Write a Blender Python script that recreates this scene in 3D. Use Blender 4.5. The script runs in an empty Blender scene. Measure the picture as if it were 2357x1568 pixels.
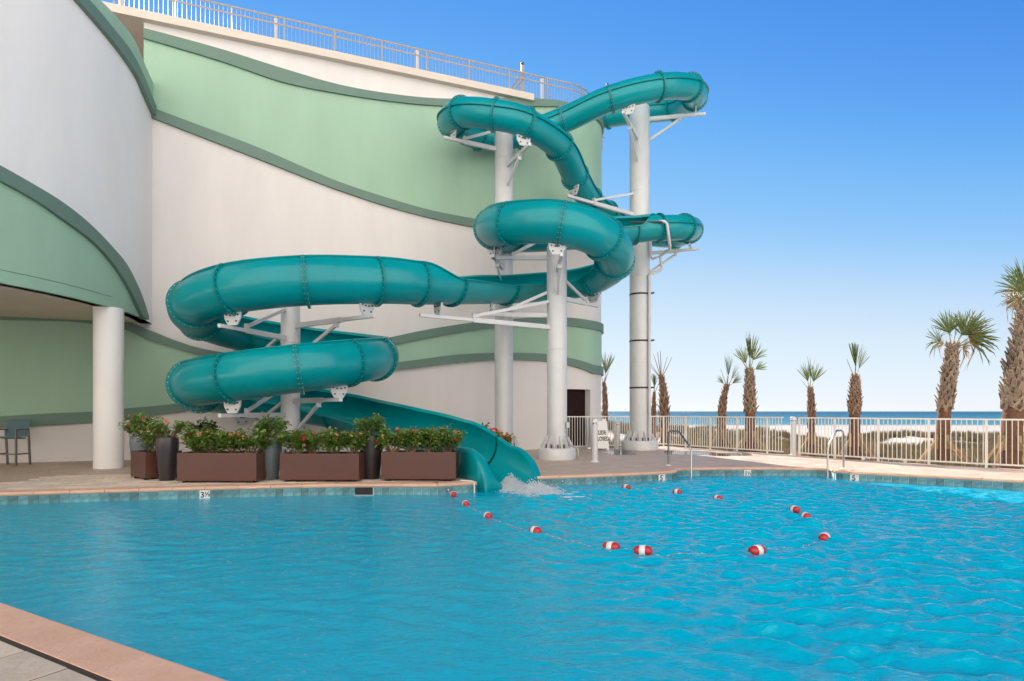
import bpy, math, random
import numpy as np
from mathutils import Vector, Matrix

random.seed(7)
rng = np.random.default_rng(11)
S = bpy.context.scene
COL = S.collection
R = math.radians

# ------------------------------------------------------------------ camera, sky, sun, exposure
F, CX, HY, H = 1400.0, 1178.5, 947.0, 1.4          # focal length, centre, horizon of the photograph's own grid; eye height (m)
cam_d = bpy.data.cameras.new('camera'); cam = bpy.data.objects.new('camera', cam_d); COL.objects.link(cam)
cam.location = (0, 0, H); cam.rotation_euler = (R(90), 0, 0)
cam_d.sensor_width = 36.0; cam_d.lens = F / 2357 * 36; cam_d.shift_y = (HY - 784) / 2357
cam_d.clip_start = 0.05; cam_d.clip_end = 60000
S.camera = cam

SUN_EL, SUN_AZ = R(28.5), R(-16.7)                   # azimuth from +Y (straight ahead), negative = to the left
W = bpy.data.worlds.new('World'); S.world = W; W.use_nodes = True
wn, wl = W.node_tree.nodes, W.node_tree.links
bg = wn['Background']; sky = wn.new('ShaderNodeTexSky'); sky.sky_type = 'NISHITA'; sky.sun_disc = False
sky.sun_elevation = SUN_EL; sky.sun_rotation = SUN_AZ
sky.air_density = 0.6; sky.dust_density = 0.0; sky.ozone_density = 4.0; sky.altitude = 0
EXPO = 1.38
def vmul(k):
    v = wn.new('ShaderNodeVectorMath'); v.operation = 'SCALE'; v.inputs['Scale'].default_value = k; return v
v0, v1 = vmul(0.1), vmul(10.0 / 2 ** EXPO)            # a plain tone curve over the sky's colour, the same in every direction
cv = wn.new('ShaderNodeRGBCurve'); cm = cv.mapping; cm.extend = 'HORIZONTAL'; cm.use_clip = False
for ci, pts_ in ((0, ((0, 0), (0.05, 0.035), (0.08, 0.092), (0.12, 0.24), (0.25, 0.66), (0.45, 0.81), (0.70, 0.90), (1, 0.98))),
                 (1, ((0, 0), (0.10, 0.18), (0.16, 0.335), (0.23, 0.53), (0.45, 0.82), (0.88, 0.95), (1, 1.0))),
                 (2, ((0, 0), (0.17, 0.36), (0.25, 0.62), (0.35, 0.87), (0.48, 0.95), (0.77, 0.97), (1, 1.02)))):
    c = cm.curves[ci]; c.points[0].location = pts_[0]; c.points[1].location = pts_[-1]
    for p_ in pts_[1:-1]: c.points.new(*p_)
cm.update()
wl.new(sky.outputs[0], v0.inputs[0]); wl.new(v0.outputs[0], cv.inputs['Color']); wl.new(cv.outputs[0], v1.inputs[0]); wl.new(v1.outputs[0], bg.inputs['Color'])
bg.inputs['Strength'].default_value = 0.1
sl = bpy.data.lights.new('sun', 'SUN'); so = bpy.data.objects.new('sun', sl); COL.objects.link(so)
sl.energy = 3.8; sl.angle = R(0.53); sl.color = (1.0, 0.94, 0.86)
sd = Vector((math.sin(SUN_AZ) * math.cos(SUN_EL), math.cos(SUN_AZ) * math.cos(SUN_EL), math.sin(SUN_EL)))
so.rotation_euler = sd.to_track_quat('Z', 'Y').to_euler(); so.location = sd * 40
S.view_settings.view_transform = 'Standard'; S.view_settings.look = 'None'
S.view_settings.exposure = EXPO; S.view_settings.gamma = 1.0; S.view_settings.use_curve_mapping = False
S.cycles.use_denoising = True
S.cycles.max_bounces = 8; S.cycles.diffuse_bounces = 4; S.cycles.glossy_bounces = 4
S.cycles.transmission_bounces = 4; S.cycles.transparent_max_bounces = 10
S.cycles.caustics_reflective = False; S.cycles.caustics_refractive = False
S.cycles.sample_clamp_indirect = 8

# ------------------------------------------------------------------ helpers
def PD(x, y, D):
    return Vector(((x - CX) / F * D, D, H - (y - HY) / F * D))
def PZ(x, y, z):
    return PD(x, y, (H - z) * F / (y - HY))

ORG = {}
def _link(o, parent, origin):
    COL.objects.link(o)
    if parent is not None:
        o.parent = parent; ORG[o] = ORG[parent]
        o.location = (0, 0, 0)
    else:
        o.location = origin; ORG[o] = Vector(origin)
    return o

def tag(o, label=None, cat=None, group=None, kind=None):
    if label: o['label'] = label
    if cat: o['category'] = cat
    if group: o['group'] = group
    if kind: o['kind'] = kind
    return o

def thing(name, label, cat, loc=(0, 0, 0), group=None):
    o = bpy.data.objects.new(name, None); o.empty_display_size = 0.2
    _link(o, None, Vector(loc)); return tag(o, label, cat, group)

class MB:
    def __init__(s): s.v = []; s.f = []; s.sm = []; s.mi = []
    def add(s, vs, fs, smooth=False, mi=0):
        b = len(s.v); s.v += [tuple(v) for v in vs]
        for f in fs: s.f.append(tuple(i + b for i in f)); s.sm.append(smooth); s.mi.append(mi)
    def box(s, c, size, rz=0, mi=0):
        m = Matrix.Rotation(rz, 3, 'Z'); c = Vector(c)
        vs = [c + m @ Vector((sx * size[0] / 2, sy * size[1] / 2, sz * size[2] / 2)) for sx in (-1, 1) for sy in (-1, 1) for sz in (-1, 1)]
        s.add(vs, [(0, 1, 3, 2), (4, 6, 7, 5), (0, 4, 5, 1), (2, 3, 7, 6), (0, 2, 6, 4), (1, 5, 7, 3)], False, mi)
    def bar(s, a, b, w, h=None, up=(0, 0, 1), mi=0):
        a, b = Vector(a), Vector(b); h = h or w; t = (b - a).normalized(); u = Vector(up)
        if abs(t.dot(u)) > 0.98: u = Vector((1, 0, 0))
        sd_ = t.cross(u).normalized(); u = sd_.cross(t)
        vs = [p + sd_ * (x * w / 2) + u * (y * h / 2) for p in (a, b) for x, y in ((-1, -1), (1, -1), (1, 1), (-1, 1))]
        s.add(vs, [(3, 2, 1, 0), (4, 5, 6, 7), (0, 1, 5, 4), (1, 2, 6, 5), (2, 3, 7, 6), (3, 0, 4, 7)], False, mi)
    def tube(s, pts, r, n=10, cap=True, mi=0):
        pts = [Vector(p) for p in pts]; m = len(pts); rs = r if isinstance(r, (list, tuple)) else [r] * m
        rings = []; pu = None
        for i, p in enumerate(pts):
            t = (pts[min(i + 1, m - 1)] - pts[max(i - 1, 0)]).normalized()
            if pu is None: pu = Vector((0, 0, 1)) if abs(t.z) < 0.9 else Vector((0, 1, 0))
            sd_ = t.cross(pu).normalized(); pu = sd_.cross(t).normalized()
            rings.append([p + (sd_ * math.cos(a) + pu * math.sin(a)) * rs[i] for a in [2 * math.pi * k / n for k in range(n)]])
        vs = [v for rg in rings for v in rg]; fs = []
        for i in range(m - 1):
            for k in range(n):
                k2 = (k + 1) % n; fs.append((i * n + k, i * n + k2, (i + 1) * n + k2, (i + 1) * n + k))
        s.add(vs, fs, True, mi)
        if cap:
            s.add(rings[0], [tuple(range(n))], False, mi); s.add(rings[-1], [tuple(reversed(range(n)))], False, mi)
    def lathe(s, c, prof, n=24, mi=0, smooth=True):
        c = Vector(c); vs = []; fs = []
        for r, z in prof:
            vs += [c + Vector((r * math.cos(2 * math.pi * k / n), r * math.sin(2 * math.pi * k / n), z)) for k in range(n)]
        for i in range(len(prof) - 1):
            for k in range(n):
                k2 = (k + 1) % n; fs.append((i * n + k, i * n + k2, (i + 1) * n + k2, (i + 1) * n + k))
        s.add(vs, fs, smooth, mi)
        if prof[0][0] > 1e-4: s.add(vs[:n], [tuple(reversed(range(n)))], False, mi)
        if prof[-1][0] > 1e-4: s.add(vs[-n:], [tuple(range(n))], False, mi)
    def mesh(s, name, mats, origin=Vector((0, 0, 0))):
        me = bpy.data.meshes.new(name)
        o = Vector(origin)
        me.from_pydata([(v[0] - o.x, v[1] - o.y, v[2] - o.z) for v in s.v], [], s.f)
        me.polygons.foreach_set('use_smooth', s.sm)
        for m in (mats if isinstance(mats, (list, tuple)) else [mats]): me.materials.append(m)
        me.polygons.foreach_set('material_index', s.mi); me.update()
        return me
    def build(s, name, mats, parent=None, origin=(0, 0, 0)):
        og = ORG[parent] if parent is not None else Vector(origin)
        o = bpy.data.objects.new(name, s.mesh(name, mats, og))
        return _link(o, parent, og)

def bevel(o, w, seg=2):
    m = o.modifiers.new('bevel', 'BEVEL'); m.width = w; m.segments = seg; m.limit_method = 'ANGLE'; m.angle_limit = R(40)
    return o

def inst(name, me, parent, pos, rot=None, scale=None):
    o = bpy.data.objects.new(name, me); COL.objects.link(o); o.parent = parent; ORG[o] = Vector(pos)
    o.location = Vector(pos) - ORG[parent]
    if rot is not None: o.rotation_euler = rot
    if scale is not None: o.scale = scale
    return o

def copy_tree(src, parent=None, loc=None, rz=None):
    c = src.copy(); COL.objects.link(c); c.parent = parent; ORG[c] = ORG[src]
    for ch in src.children: copy_tree(ch, c)
    if loc is not None: c.location = loc; ORG[c] = Vector(loc)
    if rz is not None: c.rotation_euler.z = rz
    return c

def srgb(r, g, b):
    return tuple(((c / 255) / 12.92 if c / 255 <= 0.04045 else ((c / 255 + 0.055) / 1.055) ** 2.4) for c in (r, g, b))

def mat(name, col, rough=0.6, metal=0.0, var=0.0, vscale=3.0, bump=0.0, bscale=40.0, coat=0.0, rnd=0.0, spec=0.5, col2=None, trans=0.0, streak=None):
    m = bpy.data.materials.new(name); m.use_nodes = True; nt = m.node_tree; n, l = nt.nodes, nt.links
    b = n['Principled BSDF']; b.inputs['Roughness'].default_value = rough; b.inputs['Metallic'].default_value = metal
    b.inputs['Base Color'].default_value = (*col, 1); b.inputs['Coat Weight'].default_value = coat; b.inputs['Coat Roughness'].default_value = 0.08
    b.inputs['Specular IOR Level'].default_value = spec
    tc = n.new('ShaderNodeTexCoord'); src = None
    if var > 0 or col2 is not None:
        no = n.new('ShaderNodeTexNoise'); no.inputs['Scale'].default_value = vscale; no.inputs['Detail'].default_value = 6; no.inputs['Roughness'].default_value = 0.6
        if streak:
            mp = n.new('ShaderNodeMapping'); mp.inputs['Scale'].default_value = streak
            l.new(tc.outputs['Object'], mp.inputs['Vector']); l.new(mp.outputs[0], no.inputs['Vector'])
        else: l.new(tc.outputs['Object'], no.inputs['Vector'])
        mx = n.new('ShaderNodeMix'); mx.data_type = 'RGBA'
        c2 = col2 if col2 is not None else tuple(c * (1 - var) for c in col)
        mx.inputs['A'].default_value = (*col, 1); mx.inputs['B'].default_value = (*c2, 1)
        rp = n.new('ShaderNodeMapRange'); rp.inputs['From Min'].default_value = 0.3; rp.inputs['From Max'].default_value = 0.7
        l.new(no.outputs['Fac'], rp.inputs['Value']); l.new(rp.outputs[0], mx.inputs['Factor'])
        src = mx.outputs['Result']; l.new(src, b.inputs['Base Color'])
    if rnd > 0:
        oi = n.new('ShaderNodeObjectInfo'); mr = n.new('ShaderNodeMapRange'); mr.inputs['To Min'].default_value = 1 - rnd; mr.inputs['To Max'].default_value = 1 + rnd
        l.new(oi.outputs['Random'], mr.inputs['Value']); vm = n.new('ShaderNodeVectorMath'); vm.operation = 'SCALE'
        if src: l.new(src, vm.inputs[0])
        else: vm.inputs[0].default_value = col
        l.new(mr.outputs[0], vm.inputs['Scale']); l.new(vm.outputs[0], b.inputs['Base Color'])
    if bump > 0:
        nb = n.new('ShaderNodeTexNoise'); nb.inputs['Scale'].default_value = bscale; nb.inputs['Detail'].default_value = 5
        l.new(tc.outputs['Object'], nb.inputs['Vector']); bp = n.new('ShaderNodeBump'); bp.inputs['Strength'].default_value = bump; bp.inputs['Distance'].default_value = 0.02
        l.new(nb.outputs['Fac'], bp.inputs['Height']); l.new(bp.outputs[0], b.inputs['Normal'])
    if trans > 0:
        tr = n.new('ShaderNodeBsdfTranslucent'); ms = n.new('ShaderNodeMixShader'); ms.inputs[0].default_value = trans
        if src: l.new(src, tr.inputs['Color'])
        else: tr.inputs['Color'].default_value = (*[min(1, c * 1.5) for c in col], 1)
        l.new(b.outputs[0], ms.inputs[1]); l.new(tr.outputs[0], ms.inputs[2]); l.new(ms.outputs[0], n['Material Output'].inputs[0])
    return m

M = {}
M['wall'] = mat('wall_paint', (0.755, 0.72, 0.695), 0.75, var=0.09, vscale=1.1, streak=(1, 1, 0.22), bump=0.12, bscale=60)
M['wall_cool'] = mat('wall_paint_skylit', (0.85, 0.835, 0.82), 0.7, var=0.08, vscale=0.9, streak=(1, 1, 0.25), bump=0.12, bscale=60)  # wall paint again, the wing's cool sky light put into its colour
M['green'] = mat('light_green_paint', (0.345, 0.53, 0.39), 0.7, var=0.10, vscale=1.0, streak=(1, 1, 0.25), bump=0.1, bscale=60)
M['ribbon'] = mat('dark_green_paint', (0.135, 0.225, 0.18), 0.6, var=0.08, vscale=0.9, bump=0.08, bscale=60)
M['ceiling'] = mat('soffit_paint', (0.78, 0.70, 0.58), 0.8, var=0.08, vscale=0.7)
M['slab'] = mat('slab_paint', (0.68, 0.60, 0.52), 0.7, var=0.08, vscale=1.5, bump=0.1)
M['white_metal'] = mat('white_powdercoat', (0.63, 0.63, 0.63), 0.3, var=0.07, vscale=2.5, bump=0.02, bscale=20)
M['fence'] = mat('fence_paint', (0.80, 0.76, 0.70), 0.4, var=0.04)
M['rail'] = mat('rail_paint', (0.33, 0.29, 0.27), 0.45, var=0.05)
M['steel'] = mat('stainless_steel', (0.40, 0.39, 0.385), 0.26, metal=1.0)
M['dark'] = mat('dark_recess', (0.02, 0.018, 0.016), 0.8)
M['door'] = mat('brown_door', (0.024, 0.010, 0.009), 0.6, var=0.2, spec=0.1)
M['slide'] = mat('teal_fibreglass', (0.0, 0.295, 0.325), 0.32, var=0.16, vscale=0.8, bump=0.04, bscale=2.0, spec=0.2, coat=0.3)
M['flange'] = mat('teal_flange', (0.0, 0.21, 0.22), 0.35, var=0.1, spec=0.3)
M['bolt'] = mat('zinc_bolt', (0.75, 0.75, 0.74), 0.3, metal=0.6)
M['strap'] = mat('strap_metal', (0.07, 0.06, 0.055), 0.4, metal=0.6)
M['brown'] = mat('bronze_planter', (0.105, 0.042, 0.030), 0.38, var=0.08, vscale=2)
M['urn_dark'] = mat('dark_urn', (0.040, 0.032, 0.034), 0.32, var=0.1, vscale=2)
M['urn_grey'] = mat('grey_urn', (0.13, 0.155, 0.17), 0.35, var=0.1, vscale=2)
M['soil'] = mat('soil', (0.03, 0.02, 0.013), 0.95, bump=0.6)
M['leaf'] = mat('hibiscus_leaf', (0.115, 0.205, 0.033), 0.3, col2=(0.24, 0.33, 0.065), vscale=9, trans=0.22)
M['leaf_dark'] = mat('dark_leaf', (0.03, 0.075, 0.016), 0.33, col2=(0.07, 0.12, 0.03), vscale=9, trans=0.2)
M['leaf_bright'] = mat('bright_leaf', (0.11, 0.21, 0.03), 0.33, col2=(0.21, 0.31, 0.07), vscale=9, trans=0.25)
M['stem'] = mat('stem_bark', (0.22, 0.14, 0.085), 0.8)
for nm, c in (('orange', (0.80, 0.22, 0.06)), ('red', (0.60, 0.025, 0.02)), ('pink', (0.80, 0.30, 0.22)), ('yellow', (0.82, 0.45, 0.10))):
    M['fl_' + nm] = mat('flower_' + nm, c, 0.6, trans=0.2)
M['trunk'] = mat('palm_trunk', (0.20, 0.095, 0.05), 0.9, var=0.45, vscale=14, bump=0.9, bscale=35)
M['boot'] = mat('palm_boot', (0.33, 0.215, 0.145), 0.8, var=0.35, vscale=6, rnd=0.25, bump=0.3)
M['boot_grey'] = mat('palm_boot_grey', (0.36, 0.265, 0.19), 0.8, var=0.35, vscale=6, rnd=0.25, bump=0.3)
M['frond'] = mat('palm_frond', (0.085, 0.135, 0.03), 0.45, col2=(0.17, 0.19, 0.05), vscale=5, trans=0.25, rnd=0.2)
M['frond_dry'] = mat('dry_frond', (0.25, 0.13, 0.06), 0.7, col2=(0.33, 0.22, 0.08), vscale=5, trans=0.2)
M['petiole'] = mat('petiole', (0.30, 0.27, 0.12), 0.6, var=0.2)
M['wood'] = mat('brace_wood', (0.42, 0.27, 0.13), 0.8, var=0.3, vscale=8)
M['red'] = mat('red_float', (0.52, 0.015, 0.018), 0.3, var=0.1, coat=0.3)
M['white'] = mat('white_plastic', (0.80, 0.79, 0.77), 0.35)
M['rope_white'] = mat('rope_fibre', (0.48, 0.50, 0.50), 0.7)
M['tilewhite'] = mat('white_tile', (0.78, 0.77, 0.74), 0.25)
M['ink'] = mat('black_ink', (0.012, 0.012, 0.012), 0.5)
M['sling'] = mat('teal_sling', (0.09, 0.17, 0.19), 0.7, bump=0.2, bscale=200)
M['chair'] = mat('chair_frame', (0.14, 0.13, 0.125), 0.45, metal=0.3)
M['coping'] = mat('coping_stone', (0.74, 0.47, 0.34), 0.7, col2=(0.64, 0.37, 0.25), vscale=3.5, bump=0.35, bscale=25, rnd=0.07)
M['paver'] = mat('paver_stone', (0.76, 0.62, 0.50), 0.75, col2=(0.66, 0.52, 0.41), vscale=4, bump=0.35, bscale=25, rnd=0.14)
M['paver_near'] = mat('travertine_paver', (0.66, 0.555, 0.44), 0.75, col2=(0.54, 0.45, 0.35), vscale=5, bump=0.4, bscale=22, rnd=0.08)
M['joint'] = mat('joint_sand', (0.05, 0.035, 0.025), 0.95, bump=0.4)
M['plaster'] = mat('pool_plaster', (0.55, 0.86, 0.90), 0.7, var=0.06, vscale=2)
M['foam'] = mat('foam', (0.86, 0.90, 0.92), 0.6)

# ------------------------------------------------------------------ plan of the main facade
WT = Vector((1, 0.405)).normalized(); WN = Vector((WT.y, -WT.x))      # along the wall, and out of it towards the pool
ARC_S, ARC_R = 2.37, 2.0
def wall_line(x): return Vector((x, 22 + 0.405 * x))
def build_path():
    pts = []
    x0, x1 = -22.0, ARC_S
    n = 90
    for i in range(n + 1): pts.append(wall_line(x0 + (x1 - x0) * i / n))
    c = wall_line(x1) - WN * ARC_R
    a0 = math.atan2(WN.y, WN.x)
    for i in range(1, 41):
        a = a0 + R(115) * i / 40
        pts.append(c + Vector((math.cos(a), math.sin(a))) * ARC_R)
    d = (pts[-1] - pts[-2]).normalized()
    for k in (1, 3, 6, 10): pts.append(pts[130] + d * k)
    return pts
WP = build_path()
WS = [0.0]
for a, b in zip(WP, WP[1:]): WS.append(WS[-1] + (b - a).length)
def path_at(P, SS, s):
    s = max(SS[0], min(SS[-1] - 1e-6, s))
    i = int(np.searchsorted(SS, s, side='right') - 1); i = max(0, min(len(P) - 2, i))
    t = (s - SS[i]) / (SS[i + 1] - SS[i]); p = P[i].lerp(P[i + 1], t)
    def nrm(j):
        j = max(0, min(len(P) - 2, j)); d = (P[j + 1] - P[j]).normalized(); return Vector((d.y, -d.x))
    nn = (nrm(i - 1) * (1 - t) + nrm(i) * 1.0 + nrm(i + 1) * t).normalized()
    return p, nn
def ray_hit(P, SS, x):
    """arc length where the plan ray through picture column x first meets the plan path"""
    k = (x - CX) / F; best = None
    for i in range(len(P) - 1):
        a, b = P[i], P[i + 1]; fa, fb = a.x - k * a.y, b.x - k * b.y
        if fa * fb <= 0 and fa != fb:
            t = fa / (fa - fb); q = a.lerp(b, t)
            if best is None or q.y < best[1]: best = (SS[i] + t * (SS[i + 1] - SS[i]), q.y)
    return best
def sz(P, SS, pts):
    out = []
    for x, y in pts:
        h = ray_hit(P, SS, x)
        if h: out.append((h[0], H + (HY - y) / F * h[1]))
    return out
def curve_fn(szs):
    xs = np.array([p[0] for p in szs]); zs = np.array([p[1] for p in szs])
    o = np.argsort(xs); xs, zs = xs[o], zs[o]
    # monotone-ish cubic: finite-difference tangents
    m = np.gradient(zs, xs)
    def f(s):
        if s <= xs[0]: return float(zs[0])
        if s >= xs[-1]: return float(zs[-1])
        i = int(np.searchsorted(xs, s) - 1); i = max(0, min(i, len(xs) - 2))
        h = xs[i + 1] - xs[i]; t = (s - xs[i]) / h
        return float((2*t**3 - 3*t**2 + 1) * zs[i] + (t**3 - 2*t**2 + t) * h * m[i] + (-2*t**3 + 3*t**2) * zs[i + 1] + (t**3 - t**2) * h * m[i + 1])
    return f
def strip(P, SS, s0, s1, zlo, zhi, off, back=-0.02, step=0.2, closed_ends=True):
    """a panel that follows the plan path, between two height curves, standing 'off' proud of the wall"""
    mb = MB(); n = max(2, int((s1 - s0) / step)); vs = []
    for i in range(n + 1):
        s = s0 + (s1 - s0) * i / n; p, nn = path_at(P, SS, s); lo, hi = zlo(s), zhi(s)
        if hi < lo + 0.003: hi = lo + 0.003
        f, b = p + nn * off, p + nn * back
        vs += [(f.x, f.y, lo), (f.x, f.y, hi), (b.x, b.y, hi), (b.x, b.y, lo)]
    fs = []
    for i in range(n):
        a, b = i * 4, i * 4 + 4
        fs += [(a, b, b + 1, a + 1), (a + 1, b + 1, b + 2, a + 2), (a + 2, b + 2, b + 3, a + 3), (a + 3, b + 3, b, a)]
    mb.add(vs, fs, True)
    e = n * 4
    mb.add(vs[:4], [(0, 1, 2, 3)]); mb.add(vs[e:], [(3, 2, 1, 0)])
    return mb
def sharp(o, ang=35):
    m = o.data
    m.set_sharp_from_angle(angle=R(ang)); return o
K = lambda z: (lambda s: z)

bld = thing('resort_building', 'off-white stucco building with curved green wall ribbons and a rooftop deck', 'building', (-4, 20, 0))
Z_SOF, Z_ROOF = 3.95, 12.7
S_END = WS[-1]
sx = lambda x: ray_hit(WP, WS, x)[0]
S331 = sx(331)
# door opening on the start of the round end
SD0, SD1, ZD = sx(1305), sx(1359), H + (HY - 896) / F * ray_hit(WP, WS, 1330)[1]
sharp(strip(WP, WS, S331, SD0, K(0), K(Z_ROOF), 0, -0.35).build('wall', M['wall'], bld))
sharp(strip(WP, WS, SD1, S_END, K(0), K(Z_ROOF + 0.18), 0, -0.35, 0.1).build('wall', M['wall'], bld))
sharp(strip(WP, WS, SD0, SD1, K(ZD), K(Z_ROOF + 0.1), 0, -0.35, 0.1).build('wall', M['wall'], bld))
sharp(strip(WP, WS, 0, S331, K(0), K(Z_SOF + 0.05), 0, -0.35).build('wall', M['wall'], bld))
dr = sharp(strip(WP, WS, SD0 - 0.02, SD1 + 0.02, K(0.02), K(ZD + 0.02), -0.26, -0.32, 0.1).build('door', M['door'], bld))
p, nn = path_at(WP, WS, SD0 + 0.18)
mb = MB(); mb.tube([(p.x - nn.x * 0.20, p.y - nn.y * 0.20, 0.95), (p.x - nn.x * 0.20, p.y - nn.y * 0.20, 1.15)], 0.015, 8); mb.build('handle', M['steel'], dr)

R1t = [(330.5,68.5),(376.8,80.5),(513.8,118.2),(650.8,161),(785.7,199.3),(888.5,217.5),(991.2,228.8),(1094,230),(1166,228.5),(1224,229),(1280,233)]
R1b = [(330.5,90.8),(513.8,145.6),(650.8,191.8),(785.7,219.2),(888.5,234.6),(1022,246.6),(1120,247.6),(1196.7,247),(1279,247.3)]
R2t = [(348,250),(445,286),(582,337.4),(785.7,423),(888.5,457),(991,486),(1089,505),(1200,523),(1300,534),(1350,541)]
R2b = [(348,272),(445,310),(582,363),(785.7,441.9),(888.5,476),(991,503.5),(1089,524),(1200,541),(1300,552),(1350,559)]
R3t = [(-250,722),(0,727.4),(222.7,737.2),(284,742),(345,761),(400,783),(455,800.7),(496,809),(580,818),(660,817),(760,804),(890.6,778.8),(959,764),(1050,748.4),(1138,737.8),(1182,734.7),(1258,731),(1305,732),(1353.5,738)]
R3b = [(-250,733),(0,737),(222.7,747),(284,758),(345,783),(400,800),(455,816),(496,825),(580,835),(660,836),(760,822),(899,795),(959,782.5),(1050,766),(1138,754.5),(1182,752),(1258,750),(1305,750.5),(1353.5,757.5)]
R4t = [(-250,966),(0,958.4),(114,951.6),(222,947),(282.6,941.3),(400,930),(500,915),(600,895),(700,874),(800,853),(903,836),(959,828.8),(1050,817),(1138,812.7),(1200,813),(1258,815.8),(1305,824),(1338,831.8),(1362,841)]
R4b = [(-250,995),(0,985),(57,981.9),(222,972),(282.6,965),(364.6,955),(500,934),(600,914),(700,893),(800,873),(882.3,856),(959,847),(1050,836.4),(1138,830),(1200,830),(1258,833),(1305,841),(1338,850),(1362,861)]
r1t, r1b, r2t, r2b, r3t, r3b, r4t, r4b = [curve_fn(sz(WP, WS, q)) for q in (R1t, R1b, R2t, R2b, R3t, R3b, R4t, R4b)]
for lo, hi, a, nm, mt, off in ((r1b, r1t, S331, 'wall_ribbon', 'ribbon', 0.10), (r2b, r2t, S331, 'wall_ribbon', 'ribbon', 0.10),
                               (r3b, r3t, 0.0, 'wall_ribbon', 'ribbon', 0.10), (r4b, r4t, 0.0, 'wall_ribbon', 'ribbon', 0.10),
                               (r2t, r1b, S331, 'green_panel', 'green', 0.02), (r4t, r3b, 0.0, 'green_panel', 'green', 0.02)):
    sharp(strip(WP, WS, a, S_END, lo, hi, off, -0.03, 0.15).build(nm, M[mt], bld))

# roof slab with fascia, roof deck, back wall of the open storey
S_SL = sx(1224)
sharp(strip(WP, WS, 2.0, S_SL, K(Z_ROOF), K(Z_ROOF + 0.235), 0.22, -0.9).build('roof_slab', M['slab'], bld))
mb = MB(); ring = []
for s in list(np.linspace(0, S_END, 120)):
    p, nn = path_at(WP, WS, s); q = p - nn * 0.02; ring.append((q.x, q.y))
ring += [(-9, 34), (-26, 28)]
vs = [(x, y, Z_ROOF + 0.20) for x, y in ring] + [(x, y, Z_ROOF + 0.005) for x, y in ring]; n = len(ring)
mb.add(vs, [tuple(range(n)), tuple(range(2 * n - 1, n - 1, -1))] + [(i, i + n, (i + 1) % n + n, (i + 1) % n) for i in range(n)])
mb.build('roof', M['slab'], bld)
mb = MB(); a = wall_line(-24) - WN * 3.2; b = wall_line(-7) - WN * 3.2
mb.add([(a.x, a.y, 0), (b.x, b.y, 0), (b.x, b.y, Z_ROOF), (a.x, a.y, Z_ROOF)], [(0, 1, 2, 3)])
mb.build('inner_wall', mat('recess_shade', (0.22, 0.17, 0.13), 0.8, var=0.1), bld)  # beige wall darkened so its colour carries the shade of the recess

# left wing: an upper storey bulging over the deck
def catmull(pts, n=12):
    out = []; m = len(pts)
    for i in range(m - 1):
        p0, p1, p2, p3 = pts[max(i - 1, 0)], pts[i], pts[i + 1], pts[min(i + 2, m - 1)]
        for k in range(n):
            t = k / n
            out.append(0.5 * ((2 * p1) + (p2 - p0) * t + (2 * p0 - 5 * p1 + 4 * p2 - p3) * t * t + (3 * p1 - p0 - 3 * p2 + p3) * t ** 3))
    out.append(pts[-1].copy()); return out
LP = catmull([Vector(q) for q in ((-16.5, 2.0), (-13.2, 5.2), (-11.3, 8.6), (-10.15, 12), (-9.82, 14), (-9.97, 16), (-10.5, 17.74))])
LS = [0.0]
for a, b in zip(LP, LP[1:]): LS.append(LS[-1] + (b - a).length)
lx = lambda x: ray_hit(LP, LS, x)[0]
LE = LS[-1]
up_b = [(-300,-560),(-100,-300),(60,-115),(167.8,0),(222.6,61.7),(267,116.5),(301,164.4),(328.8,222.6),(349.5,268)]
up_t = [(-300,-590),(-100,-330),(85,-115),(195,0),(253.5,68.5),(291,116.5),(315,161),(335.7,209),(349.5,243)]
gr_t = [(-300,-640),(-100,-370),(110,-120),(227.8,0),(263.7,36),(305,89),(330.5,147.3),(349.5,188.4)]
ub, ut, gt = [curve_fn(sz(LP, LS, q)) for q in (up_b, up_t, gr_t)]
low_t = [(-300,240),(-150,310),(0,388.5),(61,422.8),(122,459.5),(183.5,506),(244.7,567),(281,611),(306,660),(330,728)]
low_b = [(-300,282),(-150,350),(0,422.8),(73.4,464),(134.6,506),(208,562),(257,618.5),(288.8,670),(315.7,726),(330,745)]
lt, lb = curve_fn(sz(LP, LS, low_t)), curve_fn(sz(LP, LS, low_b))
E330, E316 = lx(330), lx(315.7)
sharp(strip(LP, LS, 0, LE, K(Z_SOF), lambda s: ub(s) + 0.05, 0, -0.3, 0.15).build('wing_wall', M['wall_cool'], bld))
sharp(strip(LP, LS, 0, LE, ub, ut, 0.12, -0.32, 0.12).build('wing_ribbon', M['ribbon'], bld))
sharp(strip(LP, LS, 0, LE, lambda s: ut(s) - 0.02, gt, 0.03, -0.30, 0.12).build('wing_parapet', M['green'], bld))
sharp(strip(LP, LS, 0, E330, lambda s: max(lb(s), Z_SOF - 0.015), lambda s: max(lt(s), Z_SOF + 0.02), 0.14, -0.05, 0.12).build('wing_ribbon', M['ribbon'], bld))
sharp(strip(LP, LS, 0, E316, K(Z_SOF - 0.012), lambda s: max(lb(s) + 0.01, Z_SOF), 0.05, -0.05, 0.12).build('wing_panel', M['green'], bld))
sharp(strip(LP, LS, 0, lx(252), K(Z_SOF + 0.24), K(Z_SOF + 0.252), 0.056, 0.04, 0.12).build('wing_joint', M['ribbon'], bld))
mb = MB(); ring = [(q.x, q.y) for q in LP] + [(wall_line(x).x, wall_line(x).y) for x in np.linspace(-10.5, -22, 8)] + [(-24, 3)]
n = len(ring); vs = [(x, y, Z_SOF) for x, y in ring] + [(x, y, Z_SOF + 0.3) for x, y in ring]
mb.add(vs, [tuple(range(n)), tuple(range(2 * n - 1, n - 1, -1))]); mb.build('soffit', M['ceiling'], bld)
mb = MB(); mb.lathe((-9.98, 15.05, 0), [(0.325, 0), (0.325, Z_SOF - 0.005)], 40); mb.build('column', M['wall_cool'], bld)

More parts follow.
